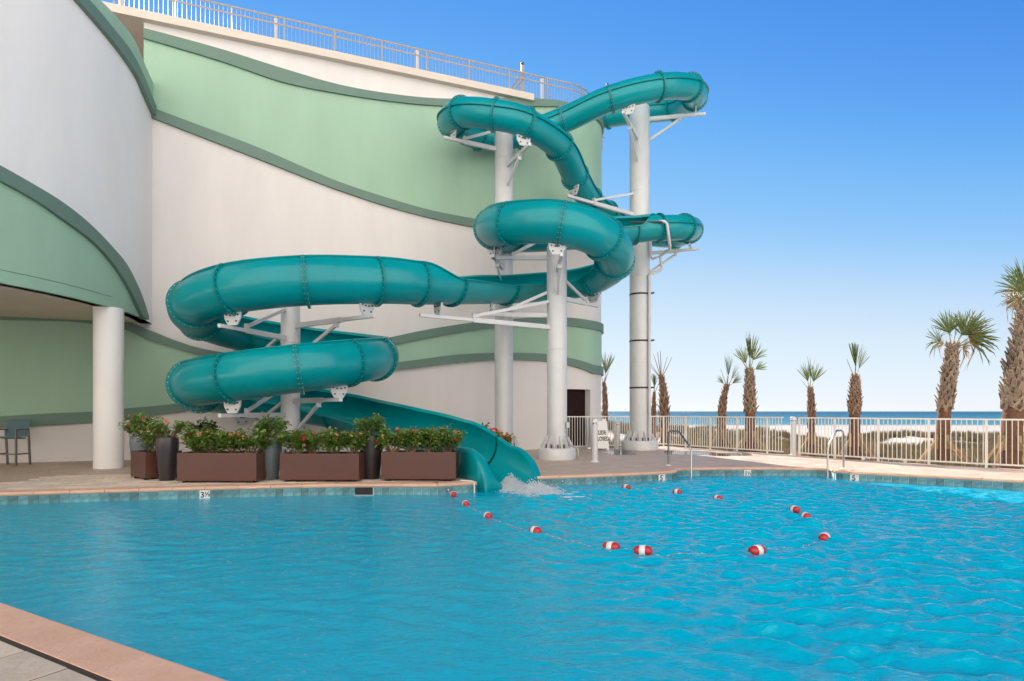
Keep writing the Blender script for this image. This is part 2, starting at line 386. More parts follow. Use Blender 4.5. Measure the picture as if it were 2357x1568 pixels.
# unseen resort tower behind the viewpoint, kept close, pale and windowless to bounce sunlight
tw = thing('resort_tower', 'unseen cream high-rise resort tower facing the pool from behind the viewpoint', 'building', (-4, -12, 0))
M['tower'] = mat('tower_stucco', (0.88, 0.84, 0.79), 0.8, var=0.05, vscale=0.3)
mb = MB(); mb.box((-4, -16, 38), (120, 8, 78)); mb.build('wall', M['tower'], tw)
mb = MB()
for k in range(23): mb.box((-4, -11.6, 3.2 + 3.2 * k), (118, 0.8, 0.22))
mb.build('balcony_slabs', M['tower'], tw)

# ------------------------------------------------------------------ roof railing and roof light posts
def along(pts, step):
    """points every 'step' metres along a plan polyline"""
    out = []; ss = [0.0]
    for a, b in zip(pts, pts[1:]): ss.append(ss[-1] + (b - a).length)
    n = int(ss[-1] / step)
    for k in range(n + 1):
        s = k * step; i = max(0, min(int(np.searchsorted(ss, s, side='right') - 1), len(pts) - 2))
        d = pts[i + 1] - pts[i]; out.append((pts[i].lerp(pts[i + 1], (s - ss[i]) / d.length), math.atan2(d.y, d.x)))
    return out, ss[-1]
def picket_fence(name, label, cat, pts, z, h, post_step, pick_step, mt, rail_z, post_w=0.055, pick_w=0.018, group=None, rail_h=0.04, knuckle=False):
    root = thing(name, label, cat, (pts[0].x, pts[0].y, z), group)
    for rz_ in rail_z:
        mb = MB()
        for a, b in zip(pts, pts[1:]): mb.bar((a.x, a.y, z + rz_), (b.x, b.y, z + rz_), 0.045 if rz_ > h * 0.9 else 0.03, rail_h)
        mb.build('rail', mt, root)
    posts, L = along(pts, post_step)
    pm = MB(); pm.box((0, 0, h / 2), (post_w, post_w, h)); pme = pm.mesh('post', mt)
    for p, a in posts: inst('post', pme, root, (p.x, p.y, z), (0, 0, a))
    lo, hi = rail_z[-1], rail_z[0]
    qm = MB(); qm.box((0, 0, (lo + hi) / 2), (pick_w, pick_w, hi - lo - 0.01)); qme = qm.mesh('picket', mt)
    picks, L = along(pts, pick_step); nobj = 0; rest = MB()
    for i, (p, a) in enumerate(picks):
        if min((p - q).length for q, _ in posts) < 0.05: continue
        inst('picket', qme, root, (p.x, p.y, z), (0, 0, a)); nobj += 1
    return root
SR = [S331 - 1.2 + k * 0.4 for k in range(int((sx(1300) - S331 + 1.2) / 0.4))]
rp = []
for s in list(np.arange(sx(255), WS[90], 0.5)) + list(np.arange(WS[90], WS[90] + 2.9, 0.2)):
    p, nn = path_at(WP, WS, s); rp.append(p - nn * 0.4)
ZR = Z_ROOF + 0.2
picket_fence('roof_railing', 'grey metal railing along the curved edge of the rooftop deck', 'railing', rp, ZR, 1.1, 1.55, 0.125, M['rail'], (1.08, 0.86, 0.08), 0.05, 0.012)
q0 = path_at(WP, WS, sx(1216))[0] - WN * 0.55
picket_fence('roof_railing', 'short railing run crossing the rooftop deck behind the tall dark-capped post', 'railing', [q0, q0 - WN * 3.2], ZR, 1.15, 1.6, 0.125, M['rail'], (1.12, 0.9, 0.08), 0.05, 0.012)
q1 = path_at(WP, WS, WS[90] + 3.0)[0]
picket_fence('roof_railing', 'small railing at the far end of the roof beside the slide start', 'railing', [Vector((3.05, 26.4)), Vector((4.1, 26.9))], ZR, 1.7, 1.0, 0.125, M['rail'], (1.66, 1.45, 0.6), 0.05, 0.012)
mb = MB(); mb.box((0, 0, 0.72), (0.11, 0.11, 1.44)); mt_ = MB(); mt_.box((0, 0, 1.48), (0.13, 0.13, 0.09))
tp = thing('gate_post', 'tall square roof post with a dark cap inside the railing', 'post', (q0.x, q0.y, ZR))
inst('shaft', mb.mesh('shaft', M['rail']), tp, (q0.x, q0.y, ZR)); inst('cap', mt_.mesh('cap', M['strap']), tp, (q0.x, q0.y, ZR))
for x, lab in ((264, 'white light post on the roof beside the sloping green parapet'), (636, 'white light post on the roof above the large green wall panel'),
               (973, 'white light post on the roof left of the tall gate post'), (1268, 'white light post on the round end of the roof')):
    s = sx(x); p, nn = path_at(WP, WS, s); p = p - nn * 0.75
    t = thing('light_post', lab, 'light post', (p.x, p.y, ZR), 'white light posts on the roof')
    mb = MB(); mb.lathe((p.x, p.y, ZR), [(0.055, 0), (0.055, 1.15)], 14); mb.build('shaft', M['slab'], t)
    mb = MB(); mb.lathe((p.x, p.y, ZR), [(0.065, 1.15), (0.065, 1.21), (0.0, 1.26)], 14); mb.build('cap', M['slab'], t)

# ------------------------------------------------------------------ pool, deck
POOL = [(-12.6, 9.5), (-8.8, 10.4), (-5.65, 11.2), (-3.4, 11.62), (-1.43, 11.65), (-0.73, 12.0), (-0.68, 12.25), (-1.02, 12.70), (-0.06, 13.58), (0.42, 12.96), (1.6, 13.3), (2.94, 13.8), (3.6, 14.08), (3.86, 14.35), (3.98, 14.75), (4.3, 14.95), (5.9, 15.08),
        (7.5, 14.96), (7.72, 14.75), (7.62, 14.3), (7.8, 14.03), (9.29, 13.07), (10.3, 12.25), (12.4, 10.6), (14.4, 8.4), (15.5, 5), (14.5, 1), (10, -1.2), (5, -0.6), (0.6, 1.94), (-1.54, 3.156), (-3.68, 4.375), (-7, 6.2), (-10.2, 7.4), (-12.6, 8.4)]
PV = [Vector(q) for q in POOL]
area = sum(a.x * b.y - b.x * a.y for a, b in zip(PV, PV[1:] + PV[:1]))
if area < 0: PV.reverse()
# (counter-clockwise from here on: the inside is on the left of each edge)
FENCE = [Vector(q) for q in ((1.72, 22.25), (2.8, 22.75), (3.9, 23.25), (6.05, 24.4), (7.65, 21.45), (8.87, 19.3), (9.62, 17.75), (10.4, 16.65), (11.05, 15.85), (11.75, 15.0), (14.5, 12.2), (18, 9.4))]
def deck_material():
    m = bpy.data.materials.new('deck_pavers'); m.use_nodes = True; n, l = m.node_tree.nodes, m.node_tree.links; b = n['Principled BSDF']
    tc = n.new('ShaderNodeTexCoord'); mp = n.new('ShaderNodeMapping'); mp.inputs['Rotation'].default_value = (0, 0, R(-20))
    l.new(tc.outputs['Object'], mp.inputs['Vector']); br = n.new('ShaderNodeTexBrick'); l.new(mp.outputs[0], br.inputs['Vector'])
    br.inputs['Scale'].default_value = 1.0; br.inputs['Brick Width'].default_value = 0.42; br.inputs['Row Height'].default_value = 0.21; br.inputs['Mortar Size'].default_value = 0.006
    br.inputs['Color1'].default_value = (0.64, 0.49, 0.385, 1); br.inputs['Color2'].default_value = (0.55, 0.405, 0.31, 1); br.inputs['Mortar'].default_value = (0.30, 0.22, 0.17, 1)
    no = n.new('ShaderNodeTexNoise'); no.inputs['Scale'].default_value = 1.1; no.inputs['Detail'].default_value = 6; l.new(tc.outputs['Object'], no.inputs['Vector'])
    mx = n.new('ShaderNodeMix'); mx.data_type = 'RGBA'; mx.blend_type = 'MULTIPLY'; mx.inputs['Factor'].default_value = 0.5
    rp_ = n.new('ShaderNodeValToRGB'); rp_.color_ramp.elements[0].position = 0.3; rp_.color_ramp.elements[0].color = (0.62, 0.58, 0.55, 1); rp_.color_ramp.elements[1].position = 0.65; rp_.color_ramp.elements[1].color = (1, 1, 1, 1)
    l.new(no.outputs['Fac'], rp_.inputs[0]); l.new(br.outputs['Color'], mx.inputs['A']); l.new(rp_.outputs[0], mx.inputs['B']); l.new(mx.outputs['Result'], b.inputs['Base Color'])
    rr = n.new('ShaderNodeMapRange'); rr.inputs['From Min'].default_value = 0.35; rr.inputs['From Max'].default_value = 0.65; rr.inputs['To Min'].default_value = 0.42; rr.inputs['To Max'].default_value = 0.75
    l.new(no.outputs['Fac'], rr.inputs['Value']); l.new(rr.outputs[0], b.inputs['Roughness'])
    nb = n.new('ShaderNodeTexNoise'); nb.inputs['Scale'].default_value = 30; l.new(tc.outputs['Object'], nb.inputs['Vector'])
    ad = n.new('ShaderNodeMath'); ad.operation = 'MULTIPLY_ADD'; ad.inputs[1].default_value = -1.2; l.new(br.outputs['Fac'], ad.inputs[0]); l.new(nb.outputs['Fac'], ad.inputs[2])
    bp = n.new('ShaderNodeBump'); bp.inputs['Strength'].default_value = 0.35; bp.inputs['Distance'].default_value = 0.01; l.new(ad.outputs[0], bp.inputs['Height']); l.new(bp.outputs[0], b.inputs['Normal'])
    return m
M['deck'] = deck_material()
import bmesh
def sheet(name, outer, holes, z, mt, kind='structure'):
    bm = bmesh.new(); es = []
    for ring_ in [outer] + holes:
        vs = [bm.verts.new((x, y, z)) for x, y in ring_]
        es += [bm.edges.new((vs[i], vs[(i + 1) % len(vs)])) for i in range(len(vs))]
    bmesh.ops.triangle_fill(bm, edges=es, use_beauty=True, normal=(0, 0, 1))
    for f in bm.faces:
        if f.normal.z < 0: f.normal_flip()
    me = bpy.data.meshes.new(name); bm.to_mesh(me); bm.free(); me.materials.append(mt)
    o = bpy.data.objects.new(name, me); _link(o, None, Vector((0, 0, 0))); o['kind'] = kind; return o
fo = [(q.x + 0.12, q.y + 0.12) for q in FENCE]
outer = [(-26, -10), (20, -10), (20, 8.2)] + list(reversed(fo)) + [(1.7, 24), (-4, 22.5), (-26, 14)]
hole = [(q.x, q.y) for q in PV]
deck = sheet('pool_deck', outer, [hole], 0.0, M['deck'])

# pool shell
basin = MB()
nP = len(PV)
for i in range(nP):
    a, b = PV[i], PV[(i + 1) % nP]
    basin.add([(a.x, a.y, -1.3), (b.x, b.y, -1.3), (b.x, b.y, -0.005), (a.x, a.y, -0.005)], [(0, 1, 2, 3)])
bs = basin.build('pool_basin', M['plaster']); bs['kind'] = 'structure'
fl = sheet('pool_floor', [(q.x, q.y) for q in PV], [], -1.25, M['plaster'])
# entry alcove step and the shallow ledge on the left
st = MB(); st.add([(4.0, 14.0, -0.55), (7.7, 14.0, -0.55), (7.7, 15.05, -0.55), (4.0, 14.95, -0.55), (4.0, 14.0, -1.2), (7.7, 14.0, -1.2)], [(0, 1, 2, 3), (4, 5, 1, 0)])
stp = st.build('pool_step', M['plaster']); stp['kind'] = 'structure'
st = MB(); st.add([(-12.5, 8.6, -0.6), (-8.2, 8.0, -0.6), (-6.9, 9.3, -0.6), (-7.4, 10.7, -0.6), (-12.5, 9.5, -0.6)], [(0, 1, 2, 3, 4)])
stp = st.build('pool_step', M['plaster']); stp['kind'] = 'structure'

# coping stones, one by one; waterline tiles where the photograph shows them
cop_root = MB(); Lc = 0.58
cop = None
def inner_normal(a, b):
    d = (b - a).normalized(); return Vector((-d.y, d.x))
cp_mesh = {}
def coping_mesh(L):
    k = round(L, 2)
    if k not in cp_mesh:
        mb = MB(); w = 0.275; prof = [(-w, -0.05), (0.02, -0.05), (0.032, -0.028), (0.026, 0.006), (0.008, 0.016), (-w + 0.003, 0.016), (-w, 0.012)]
        vs = [(x, y, z) for x in (-k / 2 + 0.003, k / 2 - 0.003) for y, z in prof]; n = len(prof)
        mb.add(vs, [(i, (i + 1) % n, (i + 1) % n + n, i + n) for i in range(n)] + [tuple(reversed(range(n))), tuple(range(n, 2 * n))])
        cp_mesh[k] = mb.mesh('coping_stone', M['coping'])
    return cp_mesh[k]
tl = MB(); tl.box((0, 0, 0), (0.150, 0.016, 0.160)); tl_me = tl.mesh('tile', None) if False else None
def tile_material():
    m = mat('blue_tile', (0.065, 0.17, 0.185), 0.25, col2=(0.17, 0.34, 0.37), vscale=11, rnd=0.30, bump=0.15, bscale=15)
    return m
M['tile'] = tile_material()
tl = MB(); tl.box((0, 0, 0), (0.150, 0.016, 0.165)); tl_me = tl.mesh('tile', M['tile'])
ncop = 0
band = MB()
for i in range(nP):
    a, b = PV[i], PV[(i + 1) % nP]; d = b - a; L = d.length; nn = inner_normal(a, b); ang = math.atan2(d.y, d.x)
    mid = (a + b) / 2
    vis = mid.y > 1.5 and mid.x < 13
    n = max(1, round(L / Lc)); l = L / n
    for k in range(n):
        c = a + d * ((k + 0.5) / n)
        if -1.1 < c.x < 0.38 and 12.1 < c.y < 13.7: continue
        inst('coping_stone', coping_mesh(l), deck, (c.x, c.y, 0), (0, 0, ang)); ncop += 1
    far = nn.y < 0.2 and mid.y > 9
    if not (-1.1 < mid.x < 0.3 and mid.y > 12.2): band.add([(a.x + nn.x * 0.004, a.y + nn.y * 0.004, -0.30), (b.x + nn.x * 0.004, b.y + nn.y * 0.004, -0.30), (b.x + nn.x * 0.004, b.y + nn.y * 0.004, -0.04), (a.x + nn.x * 0.004, a.y + nn.y * 0.004, -0.04)], [(0, 1, 2, 3)])
    if far:
        n = max(1, round(L / 0.156)); l = L / n
        for k in range(n):
            c = a + d * ((k + 0.5) / n) + nn * 0.006
            if -1.1 < c.x < 0.38 and 12.1 < c.y < 13.7: continue
            if -3.02 < c.x < -2.66 and c.y < 11.9: continue          # skimmer mouth
            inst('tile', tl_me, bs, (c.x, c.y, -0.137), (0, 0, ang), (l / 0.1555, 1, 1))
band.build('tile_grout', M['tilewhite'], bs)

def pool_edge_at(x, y):
    """point and direction of the pool edge in picture column x near row y"""
    best = None; k = (x - CX) / F
    for i in range(nP):
        a, b = PV[i], PV[(i + 1) % nP]; fa, fb = a.x - k * a.y, b.x - k * b.y
        if fa * fb <= 0 and fa != fb:
            q = a.lerp(b, fa / (fa - fb))
            if inner_normal(a, b).y < 0.3 and (best is None or q.y > best[0].y): best = (q, math.atan2((a - b).y, (a - b).x), inner_normal(a, b))
    return best
def text_mesh(body, size, mt, extrude=0.002):
    cu = bpy.data.curves.new('text', 'FONT'); cu.body = body; cu.size = size; cu.extrude = extrude; cu.align_x = 'CENTER'; cu.align_y = 'CENTER'; cu.offset = size * 0.02
    ob = bpy.data.objects.new('text', cu); COL.objects.link(ob); dg = bpy.context.evaluated_depsgraph_get()
    me = bpy.data.meshes.new_from_object(ob.evaluated_get(dg)); bpy.data.objects.remove(ob); me.materials.clear(); me.materials.append(mt); return me
for x, parts_, lab in ((472, (('3', 0.15, -0.04, 0), ('½', 0.125, 0.048, 0.012)), 'white depth tile reading 3½ on the near left pool edge'),
                       (1522, (('5', 0.17, -0.015, 0), ("'", 0.09, 0.05, 0.02)), 'white depth tile reading 5 left of the entry alcove'),
                       (1720, (('1', 0.16, -0.045, 0), ('½', 0.13, 0.04, 0.0)), 'white depth tile reading 1½ inside the entry alcove'),
                       (1967, (('5', 0.17, -0.015, 0), ("'", 0.09, 0.05, 0.02)), 'white depth tile reading 5 right of the entry alcove')):
    q, ang, nn = pool_edge_at(x, 0); q = q + nn * 0.02
    t = thing('depth_marker', lab, 'depth marker', (q.x, q.y, -0.137), 'depth marker tiles on the waterline')
    mb = MB(); mb.box((0, 0, 0), (0.175, 0.012, 0.165)); inst('tile', mb.mesh('tile', M['tilewhite']), t, (q.x, q.y, -0.137), (0, 0, ang))
    for body, size, dx, dz in parts_:
        c = q + nn * 0.008 + Vector((math.cos(ang), math.sin(ang))) * dx
        inst('numeral', text_mesh(body, size, M['ink']), t, (c.x, c.y, -0.137 + dz), (R(90), 0, ang))
# skimmer mouth
q, ang, nn = pool_edge_at(838, 0)
t = thing('skimmer', 'dark rectangular skimmer opening in the waterline tiles', 'skimmer', (q.x, q.y, -0.13))
mb = MB(); mb.box((q.x + nn.x * 0.01, q.y + nn.y * 0.01, -0.13), (0.34, 0.014, 0.15), ang); mb.build('mouth', M['dark'], t)
mb = MB(); mb.bar((q.x - 0.18 + nn.x * 0.03, q.y + nn.y * 0.03, -0.205), (q.x + 0.18 + nn.x * 0.03, q.y + nn.y * 0.03, -0.205), 0.02, 0.02); mb.build('sill', M['white'], t)

# individually laid pavers near the camera and along the planter deck
def chunk(name, w, h, t, mt):
    mb = MB(); c = 0.006
    vs = [(-w/2, -h/2, -t), (w/2, -h/2, -t), (w/2, h/2, -t), (-w/2, h/2, -t), (-w/2, -h/2, -c), (w/2, -h/2, -c), (w/2, h/2, -c), (-w/2, h/2, -c),
          (-w/2 + c, -h/2 + c, 0), (w/2 - c, -h/2 + c, 0), (w/2 - c, h/2 - c, 0), (-w/2 + c, h/2 - c, 0)]
    fs = [(8, 9, 10, 11)]
    for i in range(4):
        j = (i + 1) % 4; fs += [(i, j, j + 4, i + 4), (i + 4, j + 4, j + 8, i + 8)]
    mb.add(vs, fs); return mb.mesh(name, mt)
jb = sheet('joint_bed', [(-5.2, 4.92), (-5.3, 2.5), (-1.2, 1.5), (-1.2, 2.66), (-3.85, 4.17)], [], 0.0105, M['joint'])
dv = Vector((2.14, -1.22)).normalized(); nv = Vector((-dv.y, dv.x)) * -1       # along the near coping, away from the water
pv_rng = random.Random(3)
base = Vector((-3.68, 4.375)) + nv * 0.305
pav = {}
row = 0.0
for h_ in (0.30, 0.22, 0.34, 0.26, 0.3, 0.3):
    u = -1.6 + pv_rng.random() * 0.4
    while u < 2.9:
        w_ = pv_rng.choice((0.34, 0.48, 0.62)); key = (w_, h_)
        if key not in pav: pav[key] = chunk('paver', w_ - 0.014, h_ - 0.014, 0.03, M['paver_near'])
        c = base + dv * (u + w_ / 2) + nv * (row + h_ / 2)
        inst('paver', pav[key], deck, (c.x, c.y, 0.016 + pv_rng.uniform(-0.002, 0.002)), (pv_rng.uniform(-0.004, 0.004), pv_rng.uniform(-0.004, 0.004), math.atan2(dv.y, dv.x)))
        u += w_
    row += h_
pm_ = chunk('paver', 0.392, 0.192, 0.02, M['paver'])
ang = math.atan2(0.75, 3.15); d2 = Vector((math.cos(ang), math.sin(ang))); n2 = Vector((-d2.y, d2.x)); cnt = 0
for r_ in range(15):
    for c_ in range(-2, 27):
        q = Vector((-10.4, 10.32)) + n2 * (r_ * 0.2) + d2 * (c_ * 0.4 + (0.2 if r_ % 2 else 0))
        if q.x < -9.8 or q.x > -0.9 or cnt >= 290: continue
        k = (q - PV[0]).length
        # keep clear of the coping: distance to the pool outline
        dmin = 9
        for i in range(nP):
            a, b = PV[i], PV[(i + 1) % nP]; t_ = max(0, min(1, (q - a).dot(b - a) / (b - a).length_squared)); dmin = min(dmin, (q - a.lerp(b, t_)).length)
        if dmin < 0.40 or q.y < 10.6 - 0 and q.y < 10.42 + (q.x + 8.8) * 0.25: continue
        inst('paver', pm_, deck, (q.x, q.y, 0.008 + pv_rng.uniform(-0.002, 0.002)), (0, 0, ang)); cnt += 1

# ------------------------------------------------------------------ water
def in_poly(px, py, poly):
    c = np.zeros(px.shape, bool); n = len(poly)
    for i in range(n):
        a, b = poly[i], poly[(i + 1) % n]
        if a.y == b.y: continue
        t = ((a.y > py) != (b.y > py)) & (px < (b.x - a.x) * (py - a.y) / (b.y - a.y) + a.x); c ^= t
    return c
def waves(X, Y):
    g = np.random.default_rng(5)
    sst = lambda e0, e1, x: (lambda t: t * t * (3 - 2 * t))(np.clip((x - e0) / (e1 - e0), 0, 1))
    amp = 0.20 + 0.80 * sst(-1.2, 2.2, X + 0.25 * (Y - 8))
    Z = np.zeros_like(X)
    wx = X + 0.12 * np.sin(1.3 * Y + 0.7) + 0.05 * np.sin(3.1 * Y + X); wy = Y + 0.12 * np.sin(1.1 * X) + 0.05 * np.sin(2.7 * X - Y)
    for k in range(90):
        lam = 0.11 * (0.44 / 0.11) ** (g.random() ** 0.9); th = g.normal(1.42, 0.5); kk = 2 * math.pi / lam
        a = 0.0035 * (lam / 0.3) * (0.5 + g.random()); ph = g.random() * 6.283
        e = 0.65 + 0.5 * np.sin(0.75 * X * math.cos(th + 1.4) + 0.9 * Y * math.sin(th + 1.4) + g.random() * 6)
        s_ = np.sin(kk * (wx * math.cos(th) + wy * math.sin(th)) + ph)
        Z += a * e * (s_ + 0.3 * s_ * s_)
    dist = np.full(X.shape, 9.0)
    for i in range(nP):                                # ripples die down towards the walls
        a, b = PV[i], PV[(i + 1) % nP]; d = b - a; t = np.clip(((X - a.x) * d.x + (Y - a.y) * d.y) / d.length_squared, 0, 1)
        dist = np.minimum(dist, np.hypot(X - a.x - t * d.x, Y - a.y - t * d.y))
    return Z * amp * (0.25 + 0.75 * sst(0.0, 1.3, dist))
def water_material():
    m = bpy.data.materials.new('pool_water'); m.use_nodes = True; n, l = m.node_tree.nodes, m.node_tree.links; n.remove(n['Principled BSDF'])
    tc = n.new('ShaderNodeTexCoord'); mp = n.new('ShaderNodeMapping'); mp.inputs['Scale'].default_value = (1.0, 1.9, 1); mp.inputs['Rotation'].default_value = (0, 0, R(-14)); l.new(tc.outputs['Object'], mp.inputs['Vector'])
    n1 = n.new('ShaderNodeTexNoise'); n1.inputs['Scale'].default_value = 14.0; n1.inputs['Detail'].default_value = 4; n1.inputs['Distortion'].default_value = 0.6; l.new(mp.outputs[0], n1.inputs['Vector'])
    bp = n.new('ShaderNodeBump'); bp.inputs['Strength'].default_value = 0.6; bp.inputs['Distance'].default_value = 0.02; l.new(n1.outputs['Fac'], bp.inputs['Height'])
    fr = n.new('ShaderNodeFresnel'); fr.inputs['IOR'].default_value = 1.38; l.new(bp.outputs[0], fr.inputs['Normal'])
    gl = n.new('ShaderNodeBsdfGlossy'); gl.inputs['Roughness'].default_value = 0.03; l.new(bp.outputs[0], gl.inputs['Normal'])
    tr = n.new('ShaderNodeBsdfTransparent'); tr.inputs['Color'].default_value = (0.10, 0.74, 0.93, 1)
    df = n.new('ShaderNodeBsdfDiffuse'); df.inputs['Color'].default_value = (0.0, 0.60, 0.86, 1); l.new(bp.outputs[0], df.inputs['Normal'])
    m1 = n.new('ShaderNodeMixShader'); m1.inputs[0].default_value = 0.68; l.new(tr.outputs[0], m1.inputs[1]); l.new(df.outputs[0], m1.inputs[2])
    m2 = n.new('ShaderNodeMixShader'); l.new(fr.outputs[0], m2.inputs[0]); l.new(m1.outputs[0], m2.inputs[1]); l.new(gl.outputs[0], m2.inputs[2])
    l.new(m2.outputs[0], n['Material Output'].inputs[0]); return m
M['water'] = water_material()
st_ = 0.028
gx = np.arange(-13.0, 16.0, st_); gy = np.arange(-1.6, 15.4, st_)
GX, GY = np.meshgrid(gx, gy); nx, ny = len(gx), len(gy)
inside = in_poly(GX, GY, [q + (q - Vector((1, 7))).normalized() * 0.05 for q in PV])
ZW = -0.2 + waves(GX, GY)
cell = inside[:-1, :-1] | inside[1:, :-1] | inside[:-1, 1:] | inside[1:, 1:]
ii, jj = np.nonzero(cell)
idx = -np.ones(nx * ny, int)
quad = np.stack([ii * nx + jj, ii * nx + jj + 1, (ii + 1) * nx + jj + 1, (ii + 1) * nx + jj], 1)
used = np.unique(quad); idx[used] = np.arange(len(used)); quad = idx[quad]
co = np.stack([GX.ravel()[used], GY.ravel()[used], ZW.ravel()[used]], 1)
me = bpy.data.meshes.new('pool_water'); me.vertices.add(len(co)); me.vertices.foreach_set('co', co.ravel())
me.loops.add(quad.size); me.loops.foreach_set('vertex_index', quad.ravel().astype(np.int32))
me.polygons.add(len(quad)); me.polygons.foreach_set('loop_start', np.arange(0, quad.size, 4, dtype=np.int32))
me.update(calc_edges=True); me.polygons.foreach_set('use_smooth', [True] * len(quad)); me.materials.append(M['water'])
wo = bpy.data.objects.new('pool_water', me); _link(wo, None, Vector((0, 0, 0))); wo['kind'] = 'structure'

# wet patches on the deck below the slide towers
M['puddle'] = bpy.data.materials.new('puddle'); M['puddle'].use_nodes = True
n, l = M['puddle'].node_tree.nodes, M['puddle'].node_tree.links; n.remove(n['Principled BSDF'])
fr = n.new('ShaderNodeFresnel'); fr.inputs['IOR'].default_value = 1.33; gl = n.new('ShaderNodeBsdfGlossy'); gl.inputs['Roughness'].default_value = 0.02
tr = n.new('ShaderNodeBsdfTransparent'); tr.inputs['Color'].default_value = (0.72, 0.70, 0.68, 1); ms = n.new('ShaderNodeMixShader')
l.new(fr.outputs[0], ms.inputs[0]); l.new(tr.outputs[0], ms.inputs[1]); l.new(gl.outputs[0], ms.inputs[2]); l.new(ms.outputs[0], n['Material Output'].inputs[0])
def blob(name, c, rx, ry, z, mt, seed, rz=0.0):
    g = random.Random(seed); ph = [g.random() * 6.28 for _ in range(4)]; ring_ = []
    for k in range(48):
        a = 2 * math.pi * k / 48; rr = 1 + 0.18 * math.sin(2 * a + ph[0]) + 0.14 * math.sin(3 * a + ph[1]) + 0.1 * math.sin(5 * a + ph[2]) + 0.06 * math.sin(9 * a + ph[3])
        x, y = rx * rr * math.cos(a), ry * rr * math.sin(a); ring_.append((c[0] + x * math.cos(rz) - y * math.sin(rz), c[1] + x * math.sin(rz) + y * math.cos(rz)))
    return sheet(name, ring_, [], z, mt)
blob('puddle', (3.7, 20.9), 0.75, 1.3, 0.005, M['puddle'], 2)
blob('puddle', (6.3, 20.3), 1.15, 1.3, 0.005, M['puddle'], 5, 0.5)

# ------------------------------------------------------------------ ground outside, beach, sea
RIDGE = [(1200,985),(1404,980),(1440,984),(1512,989),(1568,988),(1639,986),(1674,994),(1704,999),(1721,997),(1746,990),(1762,1006),(1779,1013),(1815,1009),(1838,1011),(1880,1023),(1932,1029),(1987,1022),(2017,1009),(2047,1002),(2090,1002),(2130,1007),(2207,1004),(2273,1004),(2400,1003),(2800,1000)]
def mounds(X, Y):
    base = np.interp(Y, [15, 26, 60, 75, 120, 190, 260], [-0.22, -0.40, -1.5, -1.75, -2.1, -2.9, -4.2])
    px = X / 38.0 * F + CX; ty = np.interp(px, [p[0] for p in RIDGE], [p[1] for p in RIDGE]); top = H - (ty - HY) / F * 38.0
    w = np.exp(-np.where(Y < 38, (Y - 38) / 7.0, (Y - 38) / 4.5) ** 2)
    Z = base * (1 - w) + top * w
    Z = Z + 0.16 * np.sin(X * 0.8 + 1.3) * np.exp(-((Y - 27) / 3.5) ** 2)
    return Z + np.where(Y > 21, 0.05 * np.sin(X * 1.7 + Y * 0.6) * np.sin(Y * 1.3 - X * 0.4) + 0.03 * np.sin(X * 3.1 + 1) * np.sin(Y * 2.7), 0) * np.clip((70 - Y) / 40, 0, 1)
def mound(x, y): return float(mounds(np.array([x]), np.array([y]))[0])
gx = np.concatenate([np.arange(-40, 90, 0.8), np.arange(90, 500, 20)]); gx = np.concatenate([np.arange(-400, -40, 20), gx])
gy = np.concatenate([np.arange(8.5, 75, 0.7), np.arange(75, 300, 9)])
GX, GY = np.meshgrid(gx, gy); GZ = mounds(GX, GY)
# under the deck and the building the ground stays below them
und = in_poly(GX, GY, [Vector(q) for q in ((-26, -10), (20, -10), (20, 8.2))] + [q - Vector((0.5, 0.5)) for q in reversed(FENCE)] + [Vector((4.5, 25)), Vector((3, 36)), Vector((-40, 36)), Vector((-40, 0))])
GZ = np.where(und, -1.4, GZ); GZ = np.where((GX < 4) & (GY < 36), -1.4, GZ)
nx = len(gx); vs = np.stack([GX.ravel(), GY.ravel(), GZ.ravel()], 1)
mb = MB(); mb.add(vs.tolist(), [(j * nx + i, j * nx + i + 1, (j + 1) * nx + i + 1, (j + 1) * nx + i) for j in range(len(gy) - 1) for i in range(nx - 1)], True)
M['sand'] = mat('sand', (0.58, 0.52, 0.455), 0.9, col2=(0.48, 0.415, 0.35), vscale=0.25, bump=0.5, bscale=3)
be = mb.build('beach', M['sand']); be['kind'] = 'structure'
gz = MB(); gz.add([(-500, -60, -1.7), (500, -60, -1.7), (500, 9, -1.7), (-500, 9, -1.7)], [(0, 1, 2, 3)]); o = gz.build('ground', M['sand']); o['kind'] = 'structure'
